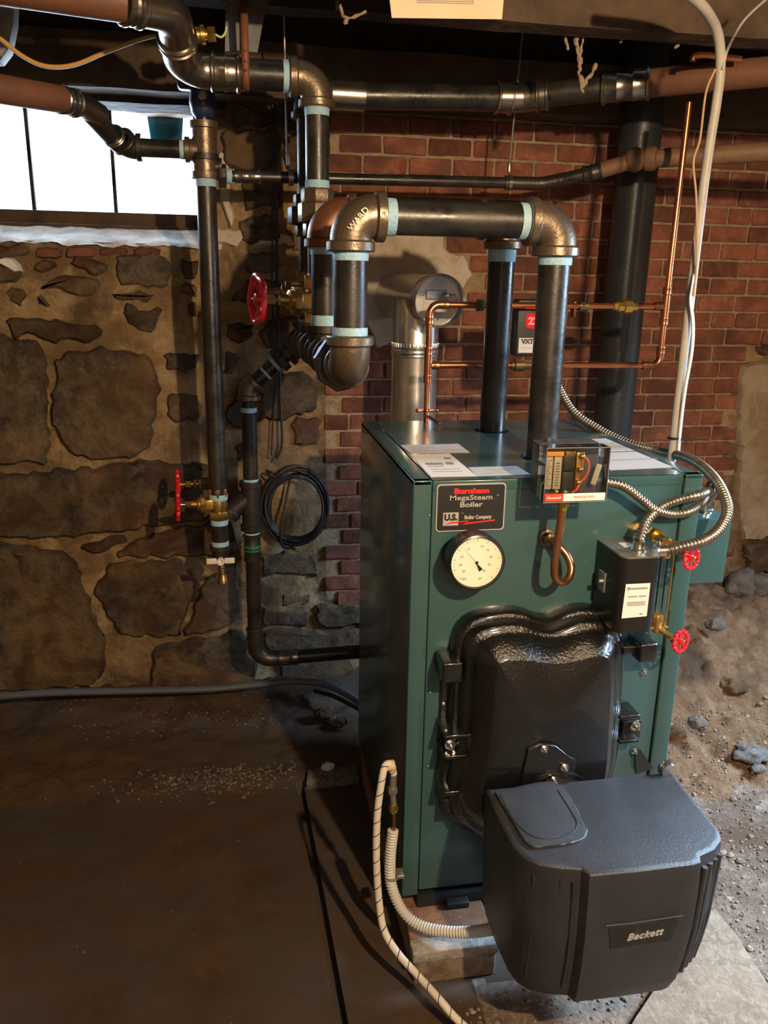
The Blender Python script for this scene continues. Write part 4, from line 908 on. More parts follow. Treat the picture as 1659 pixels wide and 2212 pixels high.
# ---- junction box on the right side and armoured cables
t = thing('junction_box', 'teal sheet-metal wiring box fixed to the right side of the boiler', 'box', (BW+.07, .15, .8))
part('box_body', t, TEAL, lambda m: m.span((BW+.002, .08, .775), (BW+.145, .30, .945), .003)); conn(t, (BW+.105, .14, .944), Z, .014); conn(t, (BW+.128, .17, .944), Z, .014)
def bx_cable(label, pts, r_=.0105, pitch=.0085, m_=None, name='armoured_cable', cat='cable', grp='armoured cables around the boiler front'):
    P_ = smooth_path(pts, 60); L = sum((P_[i+1]-P_[i]).length for i in range(len(P_)-1)); n = int(L/pitch*6); out = []; acc = 0; j = 0; tot = [0]
    for i in range(len(P_)-1): tot.append(tot[-1]+(P_[i+1]-P_[i]).length)
    for i in range(n+1):
        s_ = L*i/n
        while j < len(tot)-2 and tot[j+1] < s_: j += 1
        out.append(P_[j].lerp(P_[j+1], min(1, max(0, (s_-tot[j])/max(1e-9, tot[j+1]-tot[j])))))
    q = MB(); q.tube(out, lambda a: r_*(1+.13*math.sin(2*math.pi*a/pitch)), 14); o = obj(name, q, m_ or ARM, None, smooth=60); return tag(o, label, cat, grp)
ARM = M('galvanized_armour', (.30, .25, .19), .38, .85, (.20, .165, .125), 30)
bx_cable('armoured cable sweeping over the boiler lid and looping down to the black cutoff box', [at(1195, 815, y=.68), at(1235, 885, y=.60), at(1290, 925, y=.54), at(1352, 955, y=.47), at(1420, 974, y=.39), at(1492, 992, y=.20), at(1545, 1036, y=.05), at(1571, 1095, y=-.04), at(1556, 1140, y=-.09), at(1520, 1168, y=-.12), at(1470, 1182, y=-.125), Vector((.540, -.121, lz1+.009))], .0115)
jb1 = Vector((BW+.105, .14, .966)); jb2 = Vector((BW+.128, .17, .966))
bx_cable('short armoured cable arching from the black cutoff box lid to the wiring box', [Vector((.494, -.085, lz1+.022)), at(1397, 1125, y=-.06), at(1430, 1095, y=-.035), at(1470, 1079, y=-.03), at(1508, 1070, y=-.025), at(1530, 1062, x=.72), at(1545, 1058, x=.765), jb1], .010)
bx_cable('armoured cable sagging from the clear-fronted control box across the teal front to the wiring box', [Vector((bx1+.001, -.06, 1.086)), at(1345, 1050, y=-.055), at(1385, 1078, y=-.05), at(1415, 1101, y=-.045), at(1455, 1111, y=-.035), at(1492, 1104, y=-.03), at(1518, 1082, x=.705), at(1533, 1050, x=.755), at(1546, 1040, x=.80), jb2], .0095)

# ---- oil burner
t = thing('oil_burner', 'boxy dark grey moulded burner cover bolted in front of the black boiler door', 'burner', (.38, -.30, .06))
def sec(z, k, ins, yo=0):
    base = [(.152, -.150), (.148, -.26), (.152, -.345), (.162, -.378), (.185, -.402), (.225, -.418), (.262, -.427), (.271, -.446), (.38, -.449), (.49, -.447), (.507, -.443), (.515, -.426), (.555, -.412), (.585, -.388), (.598, -.36), (.600, -.27), (.606, -.150)]
    cx, cy = .382, -.28; out = []
    for x, y_ in base:
        dx, dy = x-cx, y_-cy; l = math.hypot(dx, dy); f = (l-ins)/l; nx_ = cx+dx*f*(k if x > cx else (1+k)/2); ny = cy+dy*f if y_ > -.2 else cy+dy*f+yo
        out.append(Vector((nx_, min(ny, -.15), z)))
    return out
def burner(m):
    zs = [(.402, 1, .013, 0), (.4005, 1, .006, 0), (.397, 1, .0015, 0), (.390, 1, 0, 0), (.380, 1, 0, 0), (.33, .992, -.001, -.003), (.25, .975, -.001, -.004), (.17, .95, 0, .002), (.10, .925, .002, .012), (.062, .905, .008, .022), (.044, .89, .022, .036)]
    vs = []; fs = []; n = 17
    for z, k, i_, yo in zs: vs += sec(z, k, i_, yo)
    for a in range(len(zs)-1):
        for i in range(n): j = (i+1) % n; fs.append((a*n+i, a*n+j, (a+1)*n+j, (a+1)*n+i))
    fs.append(tuple(range(n))); fs.append(tuple((len(zs)-1)*n+i for i in range(n))[::-1]); m.add(vs, fs)
cov = part('cover', t, PLASTIC, burner, smooth=32)
ribs = MB()
for (xa, ya, xb, yb_) in ((.168, -.385, .262, -.431), (.520, -.431, .588, -.388)):
    for k in range(4):
        f = (k+.5)/4; x = xa+(xb-xa)*f; y_ = ya+(yb_-ya)*f; kk = lambda z: 1-(.384-z)*.30
        pts = [Vector((.382+(x-.382)*((1+(1-(.384-z)*.26))/2 if x < .38 else 1-(.384-z)*.26), y_-.002+(max(0, .20-z)*.17), z)) for z in (.372, .30, .22, .16, .10)]
        ribs.tube(pts, .0062, 8)
obj('rib', ribs, PLASTIC, cov)['kind'] = 'stuff'
P_ = [at(a, b, z=.402) for a, b in ((1068, 1716), (1200, 1695), (1262, 1785), (1268, 1802), (1258, 1818), (1225, 1828), (1180, 1834), (1152, 1834), (1132, 1822))]
hat = part('access_hatch', t, PLASTIC, lambda m: m.prism([(p.x, p.y) for p in smooth_path(P_, 6)], .0085, (Vector((0, 0, .4005)), X, Y, Z), .003))
Q_ = [at(a, b, z=.410) for a, b in ((1080, 1714), (1107, 1765), (1128, 1790), (1150, 1805), (1180, 1812), (1215, 1808), (1238, 1795), (1246, 1780), (1240, 1762), (1205, 1706))]
part('groove', hat, BLACK, lambda m: m.tube(smooth_path([Vector((p.x, p.y, .4088)) for p in Q_], 6), .0016, 6))
bu = Vector((1, .03, .10)).normalized(); bc_ = at(1392, 2016, y=-.4505)
bd = part('badge', t, BLACK, lambda m: m.prism([(-.070, -.028), (.060, -.028), (.072, .022), (-.078, .022)], .0012, (at(1392, 2014, y=-.4525), X, Z, -Y), .0005))
part('badge_line', bd, GREY, lambda m: m.tube([at(1308, 2000, y=-.4545), at(1360, 1995, y=-.4545), at(1475, 1978, y=-.4545)], .0015, 6))
loc_text(bd, 'Beckett', Vector((bc_.x, -.4545, bc_.z)), Vector((1, 0, .06)), Vector((.35, 0, 1)), .017, SILV, ext=.001, bold=.0004, sx=1.05)
ft = at(1195, 1676, y=-.135)
part('blast_tube', t, BLACKG, lambda m: (m.cyl((ft.x+.015, -.10, ft.z-.085), (ft.x+.015, -.16, ft.z-.085), .080), m.lathe([(0, .094), (.006, .094)], (ft.x+.015, -.135, ft.z-.085), -Y, 40)))
fl_ = part('flange', t, BLACKG, lambda m: m.prism(fpt([(1140, 1618), (1165, 1606), (1200, 1610), (1225, 1630), (1242, 1640), (1240, 1665), (1260, 1700), (1120, 1710)], -.13), .008, XZ(-.126), .002))
bolt(fl_, 1175, 1617, -.136, .006); bolt(fl_, 1219, 1657, -.136, .0065); bolt(fl_, 1195, 1683, -.145, .005)
part('collar', t, CHROME, lambda m: m.lathe([(0, .020), (.01, .022), (.02, .018)], at(1437, 1657, y=-.145), -Y, 20))

# ================================================================== FLUE, STACK, COPPER
fx, fy = at(893, 860, y=1.02).x, 1.02; fz = at(945, 650, y=.86).z; fx2 = at(947, 650, y=.86).x; FR = .077
t = thing('flue_pipe', 'galvanized sheet-metal flue rising behind the boiler into a capped tee that enters the plaster patch', 'flue', (fx, fy, .2))
cz_ = at(895, 770, y=fy).z
part('pipe', t, GALV, lambda m: m.lathe([(0, FR*.985), (cz_-.20, FR*.985), (cz_-.20, FR*.99), (cz_-.195, FR*1.02), (cz_-.19, FR*.99), (fz-.2, FR)], (fx, fy, .2), Z, 56, caps=False), smooth=50)
part('crimped_collar', t, GALV, lambda m: (m.lathe([(0, FR), (.004, FR*1.03), (.012, FR*1.03), (.016, FR), (.022, FR*1.02), (.026, FR*1.0)], (fx, fy, cz_+.01), Z, 56, caps=False), [m.box((fx+math.cos(w)*FR*1.01, fy+math.sin(w)*FR*1.01, cz_+.040), (.004, .0035, .014), Matrix.Rotation(w, 3, 'Z'), .001) for w in [2*math.pi*k/44 for k in range(44)]]))
ta = Vector((fx2, .86, fz)); tbk = Vector((fx, 1.392, fz+.005)); td = (tbk-ta).normalized()
part('tee', t, GALV, lambda m: m.lathe([(0, FR*.985), (0, FR*1.0), (.05, FR), (.052, FR*1.015), (.058, FR*1.015), (.06, FR), ((tbk-ta).length, FR)], ta, td, 56, caps=False), smooth=50)
cap = part('end_cap', t, GALV, lambda m: (m.lathe([(0, .001), (0, FR*.93), (-.012, FR*.95), (-.020, FR*1.0), (-.026, FR*1.045), (-.020, FR*1.06), (-.004, FR*1.05), (.004, FR*1.02)], ta+td*.006, td, 56, caps=False)), smooth=50)
vd = -td
def capp(u, v, d=.0): return ta+td*.006+Vector((u, 0, v))-td*(-.0)+vd*d
part('damper_hub', cap, GREYL, lambda m: (m.span(capp(-.040, .004)-Y*.010, capp(.030, .032)+Y*.001, .004), m.ball(capp(.020, .016, .010), .012), m.cyl(capp(-.055, .018), capp(.055, .018), .003)))
for u, v in ((-.05, .018), (.05, .018), (.058, .004), (.0, -.055)): part('screw', cap, CHROME, lambda m: m.lathe([(0, .004), (.004, .004), (.006, .002)], capp(u, v), vd, 10))
cl_ = part('label', cap, PAPER, lambda m: m.span(capp(-.036, -.032)-Y*.0012, capp(.014, -.004), .0003)); part('print', cl_, INKG, lambda m: [m.span(capp(-.032, z_)-Y*.0016, capp(.010, z_+.0015)-Y*.001) for z_ in (-.010, -.015, -.020, -.026)])
sx_ = at(1325, 900, y=1.22).x
t = obj('soil_stack', MB().lathe([(0, .072), (2.6, .072)], (sx_, 1.22, -.12), Z, 56), SOIL); tag(t, 'wide black vertical waste stack against the brick wall behind the boiler', 'pipe')

CY = .715; rc = .0095
a0 = at(928, 905, y=CY); ax_ = at(925, 790, y=CY).x; zt_ = at(940, 658, y=CY).z; zl = at(935, 789, y=CY).z; xr_ = at(1437, 668, y=CY).x
t = thing('copper_water_line', 'thin bright copper line looping behind the risers, rising to the ceiling at the right', 'pipe', (ax_, CY, H))
def cfit(m, c, d, L=.012, k=1.35): m.lathe([(-L, rc*1.05), (-L, rc*k), (-L+.003, rc*k*1.04), (-L+.006, rc*k), (L-.006, rc*k), (L-.003, rc*k*1.04), (L, rc*k), (L, rc*1.05)], c, d, 20, caps=False)
zr = zt_+.004; pL = Vector((ax_, CY, zt_)); pR = Vector((xr_, CY, zr)); lo = Vector((at(1412, 795, y=CY).x+.018, CY, zl)); topc = Vector((xr_+.004, CY, 2.0))
part('pipe', t, COPPER, lambda m: m.tube(route([(ax_, CY, H+.02), pL, (at(1040, 657, y=CY).x, CY, zt_)], .028), rc, 20)); part('pipe', t, COPPER, lambda m: m.cyl((at(1038, 657, y=CY).x, CY, zt_), pR, rc)); part('pipe', t, COPPER, lambda m: m.cyl(pR-Z*.01, topc, rc))
part('pipe', t, COPPER, lambda m: m.tube(route([(ax_, CY, zl), (lo.x, CY, zl), pR], .024), rc, 20))
part('elbow', t, COPPER, lambda m: (m.tube(route([pL-Z*.045, pL, pL+X*.045], .028), rc*1.25, 20), cfit(m, pL-Z*.045, Z), cfit(m, pL+X*.045, X)))
loc_ = Vector((lo.x, CY, zl)); part('elbow', t, COPPERDK, lambda m: (m.tube(route([loc_-X*.04, loc_, loc_+(pR-loc_).normalized()*.04], .024), rc*1.25, 20), cfit(m, loc_-X*.045, X), cfit(m, loc_+(pR-loc_).normalized()*.045, pR-loc_)))
part('tee', t, COPPER, lambda m: (m.cyl((ax_, CY, zl-.03), (ax_, CY, zl+.03), rc*1.3), cfit(m, (ax_, CY, zl+.04), Z), cfit(m, (ax_, CY, zl-.04), Z), cfit(m, (ax_+.022, CY, zl), X)))
part('tee', t, COPPERDK, lambda m: (m.cyl(pR-Z*.03, pR+Z*.03, rc*1.3), cfit(m, pR+Z*.045, Z), cfit(m, pR-Z*.045, Z), cfit(m, pR-X*.025, X)))
part('coupling', t, BRASSDK, lambda m: (hexnut(m, (at(1028, 656, y=CY).x, CY, zt_), (at(1045, 656, y=CY).x, CY, zt_), .017), cfit(m, (at(1260, 663, y=CY).x, CY, zt_+.001), X, .014, 1.6)))
part('union', t, BRASS, lambda m: m.lathe([(0, .012), (.01, .014), (.012, .017), (.03, .017), (.032, .022), (.055, .022), (.057, .015), (.075, .013)], (at(1325, 667, y=CY).x, CY, zt_+.002), X, 8)); part('coupling', t, BRASSDK, lambda m: m.lathe([(0, .013), (.01, .013), (.012, .018), (.04, .018), (.042, .013), (.065, .012)], (at(1103, 789, y=CY).x, CY, zl), X, 20))
part('bell_hanger', t, COPPERDK, lambda m: (m.torus((ax_, CY, H+.040), Z, rc*1.3, .004), m.box((ax_-.018, CY-.004, H+.040), (.03, .010, .010), None, .003), m.box((ax_+.018, CY-.004, H+.040), (.03, .010, .010), None, .003), m.ball((ax_-.030, CY-.006, H+.040), .006), m.ball((ax_+.030, CY-.006, H+.040), .006), m.box((ax_+.014, CY-.03, H+.016), (.013, .055, .004), Matrix.Rotation(.6, 3, 'Z') @ Matrix.Rotation(.35, 3, 'X'), .001)))
part('pipe', t, COPPERDK, lambda m: m.cyl((ax_, CY, H+.001), (ax_, CY, H+.03), rc*.95)); hb = t
part('clamp', t, COPPERDK, lambda m: (m.box((at(1240, 680, y=CY).x, CY+.01, zt_-.008), (.006, .03, .045), None, .001)))
t = obj('copper_offset', MB().tube(smooth_path([at(1496, 132, y=.56), at(1500, 122, y=.56), at(1520, 119, y=.56), at(1545, 121, y=.56), at(1600, 128, y=.56)], 8), .008, 16), COPPER); tag(t, 'short shiny copper pipe lying on the upper brown main near the ceiling', 'pipe')

# water feeder with red display, on the lower copper line
wa = at(1120, 646, y=.745); wb = at(1200, 770, y=.745)
t = thing('water_feeder', 'black water feeder box with a red number display, glimpsed between the two risers', 'control box', ((wa.x+wb.x)/2, .77, wb.z))
part('housing', t, BLACK, lambda m: m.span((wa.x, .745, wb.z), (wb.x+.015, .80, wa.z), .006))
dp = at(1151, 694, y=.743); part('display', t, LEDBG, lambda m: m.prism(rrect(dp.x-.020, dp.z-.021, dp.x+.024, dp.z+.021, .012), .002, XZ(.7455)))
loc_text(t, '22', Vector((dp.x+.001, .7425, dp.z)), X, Z, .022, LED, name='digits', ext=.0005, bold=.001)
vl = part('label', t, PAPER, lambda m: m.span((at(1120, 745, y=.744).x, .7425, at(1120, 762, y=.744).z), (wb.x+.01, .7455, at(1120, 730, y=.744).z)))
loc_text(vl, 'VXT', at(1127, 738, y=.742), X, Z, .0135, INK, align='LEFT', ext=.0004, bold=.0012, sx=1.05); part('print', vl, INKG, lambda m: m.span((at(1124, 750, y=.744).x, .7419, at(1120, 752, y=.744).z), (wb.x, .7426, at(1120, 751, y=.744).z)))

# ================================================================== RIGHT: CONDUIT AND CABLES
ky = .30; kx = at(1498, 590, y=ky).x
t = thing('conduit', 'pale grey electrical conduit dropping from the ceiling past the right end of the boiler lid', 'conduit', (kx, ky, .1))
kt = at(1556, 150, y=ky); ktz = kt.z; kk = [Vector((kx, ky, .1)), Vector((kx, ky, 1.0)), Vector((kx, ky, 1.7)), Vector((kt.x, ky, ktz-.08)), Vector((kt.x, ky, ktz)), at(1552, 80, y=.27), at(1530, 30, y=.22), at(1490, -10, y=.16), at(1420, -50, y=.08)]
part('tube', t, PVC, lambda m: m.tube(smooth_path(kk, 10), .0115, 20))
wz = obj('flat_cable', MB().tube(smooth_path([at(1503, 575, y=.29), at(1496, 620, y=.282), at(1492, 650, y=.28), at(1497, 700, y=.275), at(1494, 760, y=.275), at(1480, 840, y=.28), at(1470, 920, y=.285), at(1464, 990, y=.29)], 10), .0085, 12, flat=.5), FOIL); tag(wz, 'white flat cable bulging away from the grey conduit at mid height', 'cable')
zt3 = at(1458, 946, y=ky); t = thing('cable_tie', 'black cable tie round the grey conduit just above the boiler, its tail sticking out', 'cable tie', zt3)
part('band', t, BLACK, lambda m: m.torus((kx, ky-.002, zt3.z), (0, .1, 1), .0155, .0028)); part('tail', t, BLACK, lambda m: m.cyl((kx+.012, ky-.014, zt3.z+.001), at(1489, 960, y=.27), .0022))
def wire(name, label, cat, pts, r_, m_, grp=None): return tag(obj(name, MB().tube(smooth_path(pts, 10), r_, 10), m_), label, cat, grp)
TANW = M('tan_wire', (.42, .26, .13), .6)
wire('wire', 'thin tan wire hanging loosely beside the conduit, right of the copper riser', 'wire', [at(1545, 150, y=.30), at(1525, 200, y=.30), at(1512, 300, y=.29), at(1498, 350, y=.28), at(1504, 430, y=.27), at(1505, 560, y=.272), at(1498, 640, y=.275)], .0028, TANW)
wire('wire', 'thin grey wire slanting from the top right corner down to the conduit bend', 'wire', [at(1700, -40, y=.1), at(1620, 30, y=.18), at(1590, 70, y=.22), at(1570, 112, y=.28), at(1561, 150, y=.285)], .003, PVC)
wire('cord', 'yellow cord sagging across the dark joist bay at the top left', 'cord', [at(-60, 40, y=.70), at(0, 83, y=.72), at(50, 122, y=.74), at(100, 143, y=.76), at(160, 140, y=.78), at(230, 112, y=.80), at(300, 86, y=.82), at(350, 74, y=.84)], .0055, M('yellow_cord', (.50, .27, .06), .55))
wire('cable', 'thin black cable running straight down the stone wall from the sill to the coil', 'cable', [at(600, 195, y=1.33), at(597, 400, y=1.335), at(599, 600, y=1.335), at(602, 760, y=1.335), at(607, 880, y=1.335), at(609, 960, y=1.33), at(597, 992, y=1.325)], .0052, RUBBER)
wire('cable', 'slack black wire meandering beside the straight cable behind the valve wheel', 'cable', [at(590, 195, y=1.36), at(588, 640, y=1.36), at(592, 690, y=1.35), at(580, 730, y=1.35), at(598, 780, y=1.35), at(590, 900, y=1.35), at(586, 985, y=1.34)], .0028, RUBBER)
ccz = at(638, 1092, y=1.315); cp = []
random.seed(3)
NT = 11
ph = [(random.uniform(-.014, .014), random.uniform(-.016, .016), random.uniform(-.012, .016), random.uniform(-.02, .02)) for _ in range(NT+1)]
for k in range(NT*24):
    a = k/24; i = int(a); f = a-i; q = [ph[i][j]*(1-f)+ph[i+1][j]*f for j in range(4)]; w = 2*math.pi*a+math.pi*.62
    cp.append(ccz+Vector((math.cos(w)*(.112+q[2])+q[0], -.022+.0038*a+.008*math.sin(w*3+a), math.sin(w)*(.138+q[2]*.8)+q[1])))
co = thing('cable_coil', 'coil of black cable hanging on the stone wall left of the boiler', 'cable coil', ccz)
part('windings', co, RUBBER, lambda m: m.tube(cp, .0052, 10)); part('binding', co, RUBBER, lambda m: m.torus(ccz+Vector((-.085, -.002, .125)), (.5, 0, .8), .024, .004))
part('cable_end', co, RUBBER, lambda m: m.tube(smooth_path([cp[-1], ccz+Vector((-.06, -.04, -.12)), ccz+Vector((-.01, -.045, -.155)), at(632, 1186, y=1.27)], 10), .005, 10)); part('brass_tip', co, BRASS, lambda m: m.cyl(at(632, 1186, y=1.27), at(646, 1191, y=1.27), .004))
HOSEG = M('grey_blue_tubing', (.085, .095, .115), .3, 0, spec=.7)
wire('tubing', 'grey plastic tubing lying along the foot of the stone wall', 'tubing', [at(-80, 1512, y=1.24), at(0, 1504, y=1.24), at(120, 1496, y=1.25), at(300, 1492, y=1.25), at(450, 1488, y=1.25), at(560, 1478, y=1.25), at(640, 1472, y=1.23), at(700, 1478, y=1.18), at(745, 1497, y=1.1), at(790, 1525, y=1.0)], .014, HOSEG)
wire('tubing', 'second darker tubing end beside the first, vanishing behind the boiler corner', 'tubing', [at(680, 1492, y=1.22), at(715, 1502, y=1.15), at(750, 1518, y=1.05), at(800, 1545, y=.95)], .009, RUBBER)

# ---- oil line and hose in front left
t = thing('oil_hose', 'white braided hose with dark flecks arching down beside the boiler corner to the floor', 'hose', (-.06, -.05, -.1))
hpts = [at(850, 1672, y=-.03), at(845, 1652, y=-.03), at(832, 1655, y=-.035), at(824, 1690, y=-.045), at(815, 1760, y=-.055), at(813, 1850, y=-.065), at(818, 1940, y=-.08), at(830, 2010, y=-.11), at(860, 2060, y=-.15), at(905, 2110, y=-.20), at(950, 2160, y=-.26), at(990, 2205, y=-.30), at(1060, 2262, y=-.36), at(1150, 2290, y=-.42)]
hpts = [Vector((p.x, p.y, max(p.z, -.108))) for p in hpts]
HS = smooth_path(hpts, 40)
br_ = part('braid', t, CLOTH, lambda m: m.tube(HS, .0088, 14))
def flecks(m):
    acc = 0; ang = 0
    for i in range(1, len(HS)-1):
        acc += (HS[i]-HS[i-1]).length
    P2 = []; s_ = 0; j = 0; n = 420
    tot = [0]
    for i in range(1, len(HS)): tot.append(tot[-1]+(HS[i]-HS[i-1]).length)
    for k in range(n):
        s_ = tot[-1]*k/n
        while j < len(tot)-2 and tot[j+1] < s_: j += 1
        c_ = HS[j].lerp(HS[j+1], (s_-tot[j])/max(1e-9, tot[j+1]-tot[j])); d = (HS[j+1]-HS[j]).normalized(); a = d.cross(Y).normalized(); b = d.cross(a); w = s_*2*math.pi/.034
        P2.append(c_+(a*math.cos(w)+b*math.sin(w))*.0086)
    m.tube(P2, .0012, 5)
part('tracer_thread', br_, BLACK, flecks)
part('hose_end', t, M('tan_sleeve', (.60, .44, .26), .5), lambda m: m.lathe([(0, .012), (.018, .0135), (.022, .011)], hpts[1]-Vector((.014, 0, .002)), X, 18))
sx0 = hpts[0]; vz0 = at(848, 1700, y=-.03); vz2 = at(850, 1740, y=-.03); vz3 = at(851, 1800, y=-.03)
t = thing('oil_valve', 'small brass and steel oil fitting on a copper tube hanging from the braided hose', 'fitting', vz2)
part('fitting_body', t, GREYL, lambda m: (m.cyl(sx0, vz0, .0085), hexnut(m, vz0, vz0-Z*.016, .012), m.cyl(vz0-Z*.016, vz2, .0075)))
part('flare_nut', t, BRASS, lambda m: m.lathe([(0, .009), (.008, .011), (.018, .011), (.026, .005)], vz2+Z*.004, -Z, 8)); part('copper_tube', t, COPPERDK, lambda m: m.cyl(vz2, vz3-Z*.01, .0045))
hh = [at(849, 1793, y=-.03), at(843, 1850, y=-.035), at(845, 1910, y=-.045), at(868, 1965, y=-.07), at(905, 1998, y=-.10), at(960, 2012, y=-.135), at(1020, 2013, y=-.17), at(1075, 2005, y=-.22)]
bx_cable('ribbed off-white plastic conduit curving from the boiler corner under the burner cover', hh, .0125, .0075, HOSEW, 'ribbed_conduit', 'conduit', None)
cl = at(862, 1893, y=-.04); t = thing('pipe_clip', 'grey plastic clip holding the ribbed conduit to the boiler edge', 'clip', cl); part('band', t, GREYL, lambda m: m.torus(at(846, 1893, y=-.04), (.1, 0, 1), .0145, .003)); part('tab', t, GREYL, lambda m: (m.box(cl+Vector((.003, .01, 0)), (.02, .03, .010), None, .002)))

# ================================================================== OVERHEAD ODDS AND ENDS
def hang(name, label, cat, a, b, r_, m_=GREYL): return tag(obj(name, MB().cyl(a, b, r_, n=10), m_), label, cat)
h1 = at(627, 372, y=1.05); t = thing('pipe_hanger', 'hanger rod and ring carrying the slim horizontal pipe beside the left riser', 'pipe hanger', h1)
part('rod', t, GREYL, lambda m: m.cyl(at(611, -60, y=.98), at(620, 330, y=1.045), .0032, n=10)); part('ring', t, GREYL, lambda m: (m.lathe([(-.008, .021), (-.008, .024), (.008, .024), (.008, .021)], at(628, 384, y=1.05), X, 24, caps=False), m.box(at(623, 345, y=1.045), (.014, .014, .035), None, .002)))
t = thing('pipe_hanger', 'hanger rod and ring on the slim horizontal pipe in front of the brick wall', 'pipe hanger', at(1100, 370, y=1.08))
part('rod', t, GREYL, lambda m: m.cyl(at(1132, 40, y=1.04), at(1101, 350, y=1.08), .003, n=10)); part('ring', t, PRESS, lambda m: (m.lathe([(-.006, .021), (-.006, .024), (.006, .024), (.006, .021)], at(1100, 395, y=1.08), X, 24, caps=False), m.box(at(1101, 362, y=1.08), (.012, .012, .035), None, .002)))
# perforated strap around the left main
spx = at(530, 150, y=.80).x
t = thing('hanger_strap', 'rusty perforated metal strap looped under the left main', 'strap', (spx, .8, zt1))
STR = M('rusty_strap', (.20, .075, .035), .6, .3)
def strap(m):
    R_ = rt*1.0; y0 = .80; prof = []
    prof.append((y0-R_-.012, zt1+.17)); prof.append((y0-R_-.004, zt1+.03))
    for k in range(13): w = math.pi+math.pi*k/12; prof.append((y0+R_*math.cos(w), zt1+R_*math.sin(w)))
    prof.append((y0+R_+.01, zt1+.17)); vs = []; fs = []
    for (yy, zz) in prof:
        for dx in (-.0095, .0095): vs.append((spx+dx, yy, zz))
    for i in range(len(prof)-1): fs.append((2*i, 2*i+1, 2*i+3, 2*i+2))
    m.add(vs, fs)
so = part('strap_band', t, STR, strap); mod = so.modifiers.new('s', 'SOLIDIFY'); mod.thickness = .0018
part('hole', t, BLACK, lambda m: [m.cyl((spx, .80-rt-.0035-.008*max(0, (dz-.03)/.14)-.004, zt1+dz), (spx, .80-rt+.004, zt1+dz), .0032, n=12) for dz in (.0, .02, .045)])
t = obj('hanging_sheet', MB().prism([(at(a, b, y=.86).x, at(a, b, y=.86).z) for a, b in ((488, -40), (486, 112), (512, 110), (556, 114), (566, 60), (590, -40))], .004, XZ(.86)), M('weathered_grey_metal', (.17, .18, .18), .6, .2, (.09, .09, .09), 8)); tag(t, 'grey weathered sheet hanging behind the rusty strap', 'metal sheet')
t = obj('duct', MB().prism([(at(a, b, y=.9).x, at(a, b, y=.9).z) for a, b in ((-80, -40), (-80, 150), (10, 143), (28, 120), (40, 60), (44, -40))], .06, XZ(.9), .01), M('dull_grey_duct', (.26, .27, .26), .6, .2, (.08, .08, .08), 6)); tag(t, 'dull grey duct at the extreme top left corner', 'duct')
bp_ = at(418, 76, y=.74); bq = at(462, 74, y=.74)
t = thing('brass_fitting', 'polished brass fitting projecting behind the overhead silver elbow', 'fitting', bp_)
bdir = (bq-bp_).normalized(); part('body', t, BRASS, lambda m: (m.lathe([(0, .016), (.004, .020), (.016, .020), (.018, .024), (.028, .024), (.030, .014), (.040, .014)], bp_, bdir, 24), hexnut(m, bp_+bdir*.036, bp_+bdir*.056, .020, 6)))
part('lead', t, M('pale_yellow_lead', (.5, .5, .25), .5), lambda m: m.tube(smooth_path([bp_+bdir*.054, at(478, 80, y=.74), at(487, 70, y=.74), at(489, 58, y=.74)], 8), .003, 8))
# card stapled to the joist
cA = zj; t = thing('card', 'manila card with printed text fixed to the joist at the top of the photo', 'card', at(960, 30, y=.40))
part('sheet', t, CARD, lambda m: m.prism([(at(a, b, y=.40).x, at(a, b, y=.40).z) for a, b in ((838, -30), (846, 39), (1084, 42), (1090, -30))], .0015, XZ(.40)))
part('print', t, INKG, lambda m: [m.prism([(at(a, b, y=.398).x, at(a, b, y=.398).z) for a, b in ((900, y0_), (900, y0_+2.2), (1024, y0_+5.2), (1024, y0_+3))], .0004, XZ(.3984)) for y0_ in (-12, -8, -4, 0, 4)])
# cobweb strands
WEB = M('dusty_cobweb', (.30, .23, .155), .9, 0, None, 8, .6, 200)
random.seed(5)
def strand(label, pts, r_, y_=.52, grp=None):
    P_ = smooth_path([at(a, b, y=y_) for a, b in pts], 14); P_ = [p+Vector((n3(p.x, 1, p.z, 60), n3(p.x, 2, p.z, 60), 0))*.006 for p in P_]
    o = obj('cobweb', MB().tube(P_, lambda s_: r_*(.65+.75*abs(math.sin(s_*61)+.4*math.sin(s_*173))), 7), WEB); tag(o, label, 'cobweb', grp)
strand('thickest dusty cobweb rope hanging from the right joist', [(1232, -20), (1245, 50), (1248, 110), (1252, 150), (1258, 200)], .0045)
strand('cobweb strand curving off the thick one to the right', [(1258, 190), (1268, 170), (1280, 155), (1287, 138)], .004)
strand('thin cobweb strand joining the thick one from the upper right', [(1278, 5), (1268, 50), (1258, 90), (1254, 130)], .0025)
strand('small separate cobweb curl left of the thick rope', [(1220, 78), (1223, 95), (1227, 108)], .003)
strand('short cobweb hanging near the joist right of the thick rope', [(1352, 55), (1348, 75), (1338, 92)], .0028)
strand('tiny cobweb tuft high at the right near the stack', [(1440, 75), (1452, 85), (1462, 78), (1460, 105)], .0028)
strand('looping cobweb in the dark bay above the left risers', [(735, 10), (738, 30), (752, 40), (775, 32), (790, 25)], .003)
strand('thin cobweb dangling below the loop over the left risers', [(748, 38), (746, 52)], .004)
# bucket-like thing outside the window
gp = at(358, 275, y=1.80); t = thing('bucket', 'dark green bucket shape outside the window pane', 'bucket', gp); DG = M('dark_green_plastic', (.002, .012, .012), .9, spec=0)
part('bucket_body', t, DG, lambda m: m.lathe([(-.10, .052), (.05, .068), (.055, .074), (.062, .074), (.062, .065)], gp, Z, 32)); part('handle', t, DG, lambda m: m.tube([gp+Vector((math.cos(w)*.06, -.03, .06+math.sin(w)*.03)) for w in [math.pi*k/16 for k in range(17)]], .003, 8))

